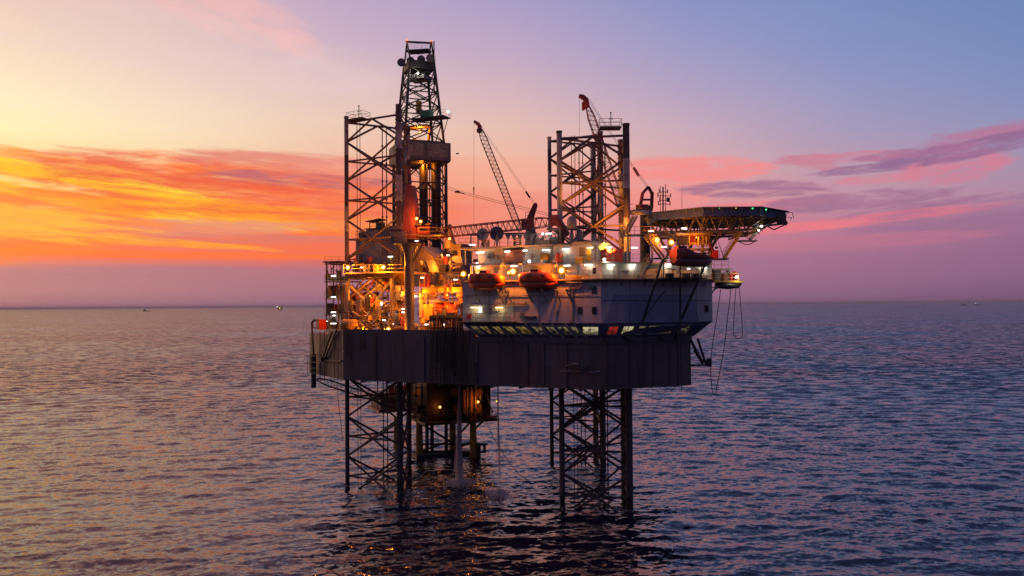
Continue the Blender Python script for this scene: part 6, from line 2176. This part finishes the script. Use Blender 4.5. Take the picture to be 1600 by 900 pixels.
flood(0, 0, pl(640, 462, 7.6), 2400, 'orange floodlight behind the crane pedestal lighting the hoppers and tanks', size=.15)
flood(0, 0, pl(699, 461, 5.0), 1100, 'orange floodlight under the yellow catwalk beam', size=.15)
flood(0, 0, pl(662, 462, 6.2), 1200, 'orange floodlight above the bright panel wall', size=.12)
flood(0, 0, pl(578, 462, 9.5), 2000, 'orange floodlight among the braces above the red tank', size=.12)
flood(0, 0, pb(1088, 371, -.6), 420, 'orange floodlight inside the davit frame above the dark lifeboat', facing=bn, size=.12)
flood(0, 0, Vector((DX + .4, DY - 3.0, dz(207))), 900, 'orange floodlight under the monkey board of the derrick', size=.14)
flood(0, 0, Vector((DX + 1.0, DY - 2.5, dz(262))), 900, 'orange floodlight under the derrick racking floor', size=.14)
flood(0, 0, pl(690, 398, 12.0), 2200, 'orange floodlight at the foot of the derrick beside the gabled shed', size=.14)
WHT = dict(col=(1.0, .93, .74), em=E_WHITE, group='white floodlights on the rig')
flood(0, 0, Vector((DX + 6.3, DY - 6.2, dz(186.5))), 120, 'white floodlight at the right tip of the derrick monkey board', size=.22, **WHT)
flood(0, 0, Vector((DX + .2, DY - 3.4, dz(121))), 160, 'white floodlight high below the derrick crown', size=.2, **WHT)
flood(0, 0, pl(596, 474.5, 6.4), 40, 'white globe lamp on the crossed braces of the left leg', size=.24, **WHT)
flood(0, 0, pl(563, 495.5, 6.0), 15, 'left one of a pair of small white lamps low on the braces', size=.15, **WHT)
flood(0, 0, pl(570, 495.5, 6.0), 15, 'right one of a pair of small white lamps low on the braces', size=.15, **WHT)
flood(0, 0, pl(745.5, 412, .3), 90, 'small white lamp above the left orange lifeboat', size=.16, **WHT)
flood(0, 0, pl(827, 408.5, .3), 110, 'round white lamp on the upper deck rail above the second orange lifeboat', size=.2, **WHT)
flood(0, 0, pl(848, 365.5, 3.6), 80, 'white lamp on the roof gear frame', size=.15, **WHT)
flood(0, 0, H(1190, 353.5, -.6), 50, 'white lamp under the right tip of the helideck', size=.14, **WHT)
flood(0, 0, H(1185.5, 360, -.6), 40, 'white lamp at the head of the short steep helideck stairs', size=.12, **WHT)
flood(0, 0, pb(1151, 433, .3), 120, 'white floodlight at the far right walkway tip', facing=bn, size=.2, **WHT)
flood(0, 0, pb(944, 405.5, -.6), 160, 'white floodlight on the upper deck edge left of the red containers', facing=bn, size=.2, **WHT)


def tube(px, py, p, w, energy, label, ax, warm=False):
    t = thing('strip_light', label, 'strip light', p, 'white strip lights on the rig')
    MB().box(p + Zv * .11, (w + .1, .2, .08), ax).build('fixture', M_GREY, t)
    MB().box(p, (w, .13, .12), ax).build('tube', E_WARM if warm else E_WHITE, t)
    n = Vector((ax.y, -ax.x, 0))
    n = n if n.y < 0 else -n
    point_light(t, p - Zv * .25 + n * .12, energy * (.55 if warm else .42), (1.0, .72, .25) if warm else (1.0, .95, .74), .25)


E_WARM = glow('warm_tube_glow', (1.0, .74, .32), 5.0)
TU = [
    (521, 431, 12.8, 10, 'on the left process tower, topmost'), (521, 464, 12.8, 10, 'on the left process tower, second from the top'),
    (521, 488, 12.8, 10, 'on the left process tower, third from the top'), (521, 505.5, 12.8, 12, 'on the left process tower, lowest'),
    (522, 493, 12.6, 5, 'short one between the two lowest tower strips'), (509.5, 502, 12.5, 4, 'small one at the outer post of the left tower'),
    (564.5, 418, 5.2, 4, 'tiny one on the jacking frame walkway between two orange lamps'), (610, 401, 17.5, 10, 'on the grey drill house wall'),
    (627, 378.5, 5.0, 9, 'under the crane platform, left of the pedestal'), (650, 376.5, 5.0, 8, 'under the crane platform, right of the pedestal'),
    (613, 463, 6.5, 5, 'on the hopper stack, upper left'), (630.5, 463, 6.5, 5, 'on the hopper stack, upper right'), (612.5, 487.5, 6.5, 5, 'on the hopper stack, lower left'),
    (630, 482.5, 6.5, 5, 'on the hopper stack, lower right, upper of two'), (630, 488, 6.5, 5, 'on the hopper stack, lower right, lower of two'),
    (600, 500, 6.0, 5, 'low on the jacking frame near the braces'), (613, 506, 6.0, 5, 'lowest one at the hopper stack foot'),
    (662, 434, 8.8, 11, 'under the upper floor of the mud module'), (650, 463, 6.5, 4, 'just right of the crane pedestal'), (712, 437, 8.0, 7, 'right of the round cable reel'),
    (700, 399, 14.8, 5, 'on the buff service house wall'), (666, 507, 4.0, 6, 'low behind the pale deck winch'), (694, 507, 4.0, 6, 'low behind the black hoses'),
    (738, 382.5, 1.4, 10, 'on the roof rail in front of the pale dish'), (750, 394.5, 1.5, 13, 'under the roof edge, at the left end of the deckhouse'),
    (792.5, 393, 1.5, 9, 'under the roof edge, left of the brown shutter'), (820.5, 391.5, 1.4, 7, 'under the roof edge, right of the brown shutter'),
    (853, 390.5, .9, 11, 'under the roof edge, above the steel stairs'), (884, 389.5, .8, 10, 'under the roof edge, left of the raised roof'),
    (857, 365, 2.8, 10, 'on the roof gear frame by the boom rest'), (803, 416, -.4, 10, 'above the orange lamp between the lifeboats'),
    (886, 415, -.6, 10, 'above the orange lamp at the house corner'), (919.5, 413.8, -.2, 11, 'on the white upper wall left of the house corner'),
    (747, 418.5, .2, 6, 'behind the left orange lifeboat'), (735, 430, .6, 5, 'left of the first orange lifeboat'),
]
for px, py, v, w, place in TU:
    tube(px, py, pl(px, py, v), w / 10.9, (70 if w > 8 else 38) * (.16 if px < 722 else .6), 'white strip light ' + place, U)
tube(0, 0, pl(922, 387, .7), .8, 70, 'warm yellow strip light over the raised roof door', U, True)
for px in (741, 780):
    tube(0, 0, pl(px, 480.5, VF - .75), 1.05, 70, 'yellowish hooded strip light on the white wall below the lifeboats, ' + ('left one' if px == 741 else 'right one'), U, True)
for px, py, off, w, e, place in ((955, 413.8, -.9, 11, 80, 'on the upper bow wall, first from the house corner'), (988.5, 413.8, -.9, 10, 80, 'on the upper bow wall, second from the house corner'),
                                 (1045, 413, -.9, 10, 90, 'on the upper bow wall behind the slanting strut'), (1100, 419, -.9, 9, 80, 'on the upper bow wall right of the dark lifeboat'),
                                 (951, 386.5, -3.4, 10, 50, 'above the two red containers'), (991, 387, -1.5, 10, 60, 'by the toothed leg under the upper landing'),
                                 (1069, 357, -1.0, 9, 60, 'inside the helideck frame'), (1017, 361, -.5, 8, 50, 'under the left edge of the helideck'), (1037, 386, .4, 8, 60, 'beside the dark stairs with bright treads'),
                                 (1076, 420, 1.5, 4, 30, 'under the dark lifeboat')):
    tube(px, py, pb(px, py, off), w / 11.2, e, 'white strip light ' + place, bd)
for px, py, lab in ((630.5, 60, 'red beacon lamp at the left end of the derrick top beam'), (669.5, 65, 'red beacon lamp at the right end of the derrick top beam')):
    p = tops[0 if px < 650 else 1] + Zv * (.45 if px < 650 else -.1)
    t = thing('beacon_lamp', lab, 'beacon', p - Zv * .3, 'red beacons on the derrick')
    MB().tube(p - Zv * .4, p - Zv * .1, .12, 8).build('base', M_DARK, t)
    MB().ball(p, .2, 10).build('lens', E_RED, t)
    point_light(t, p - V * .35, 25, (1, .2, .05), .1)
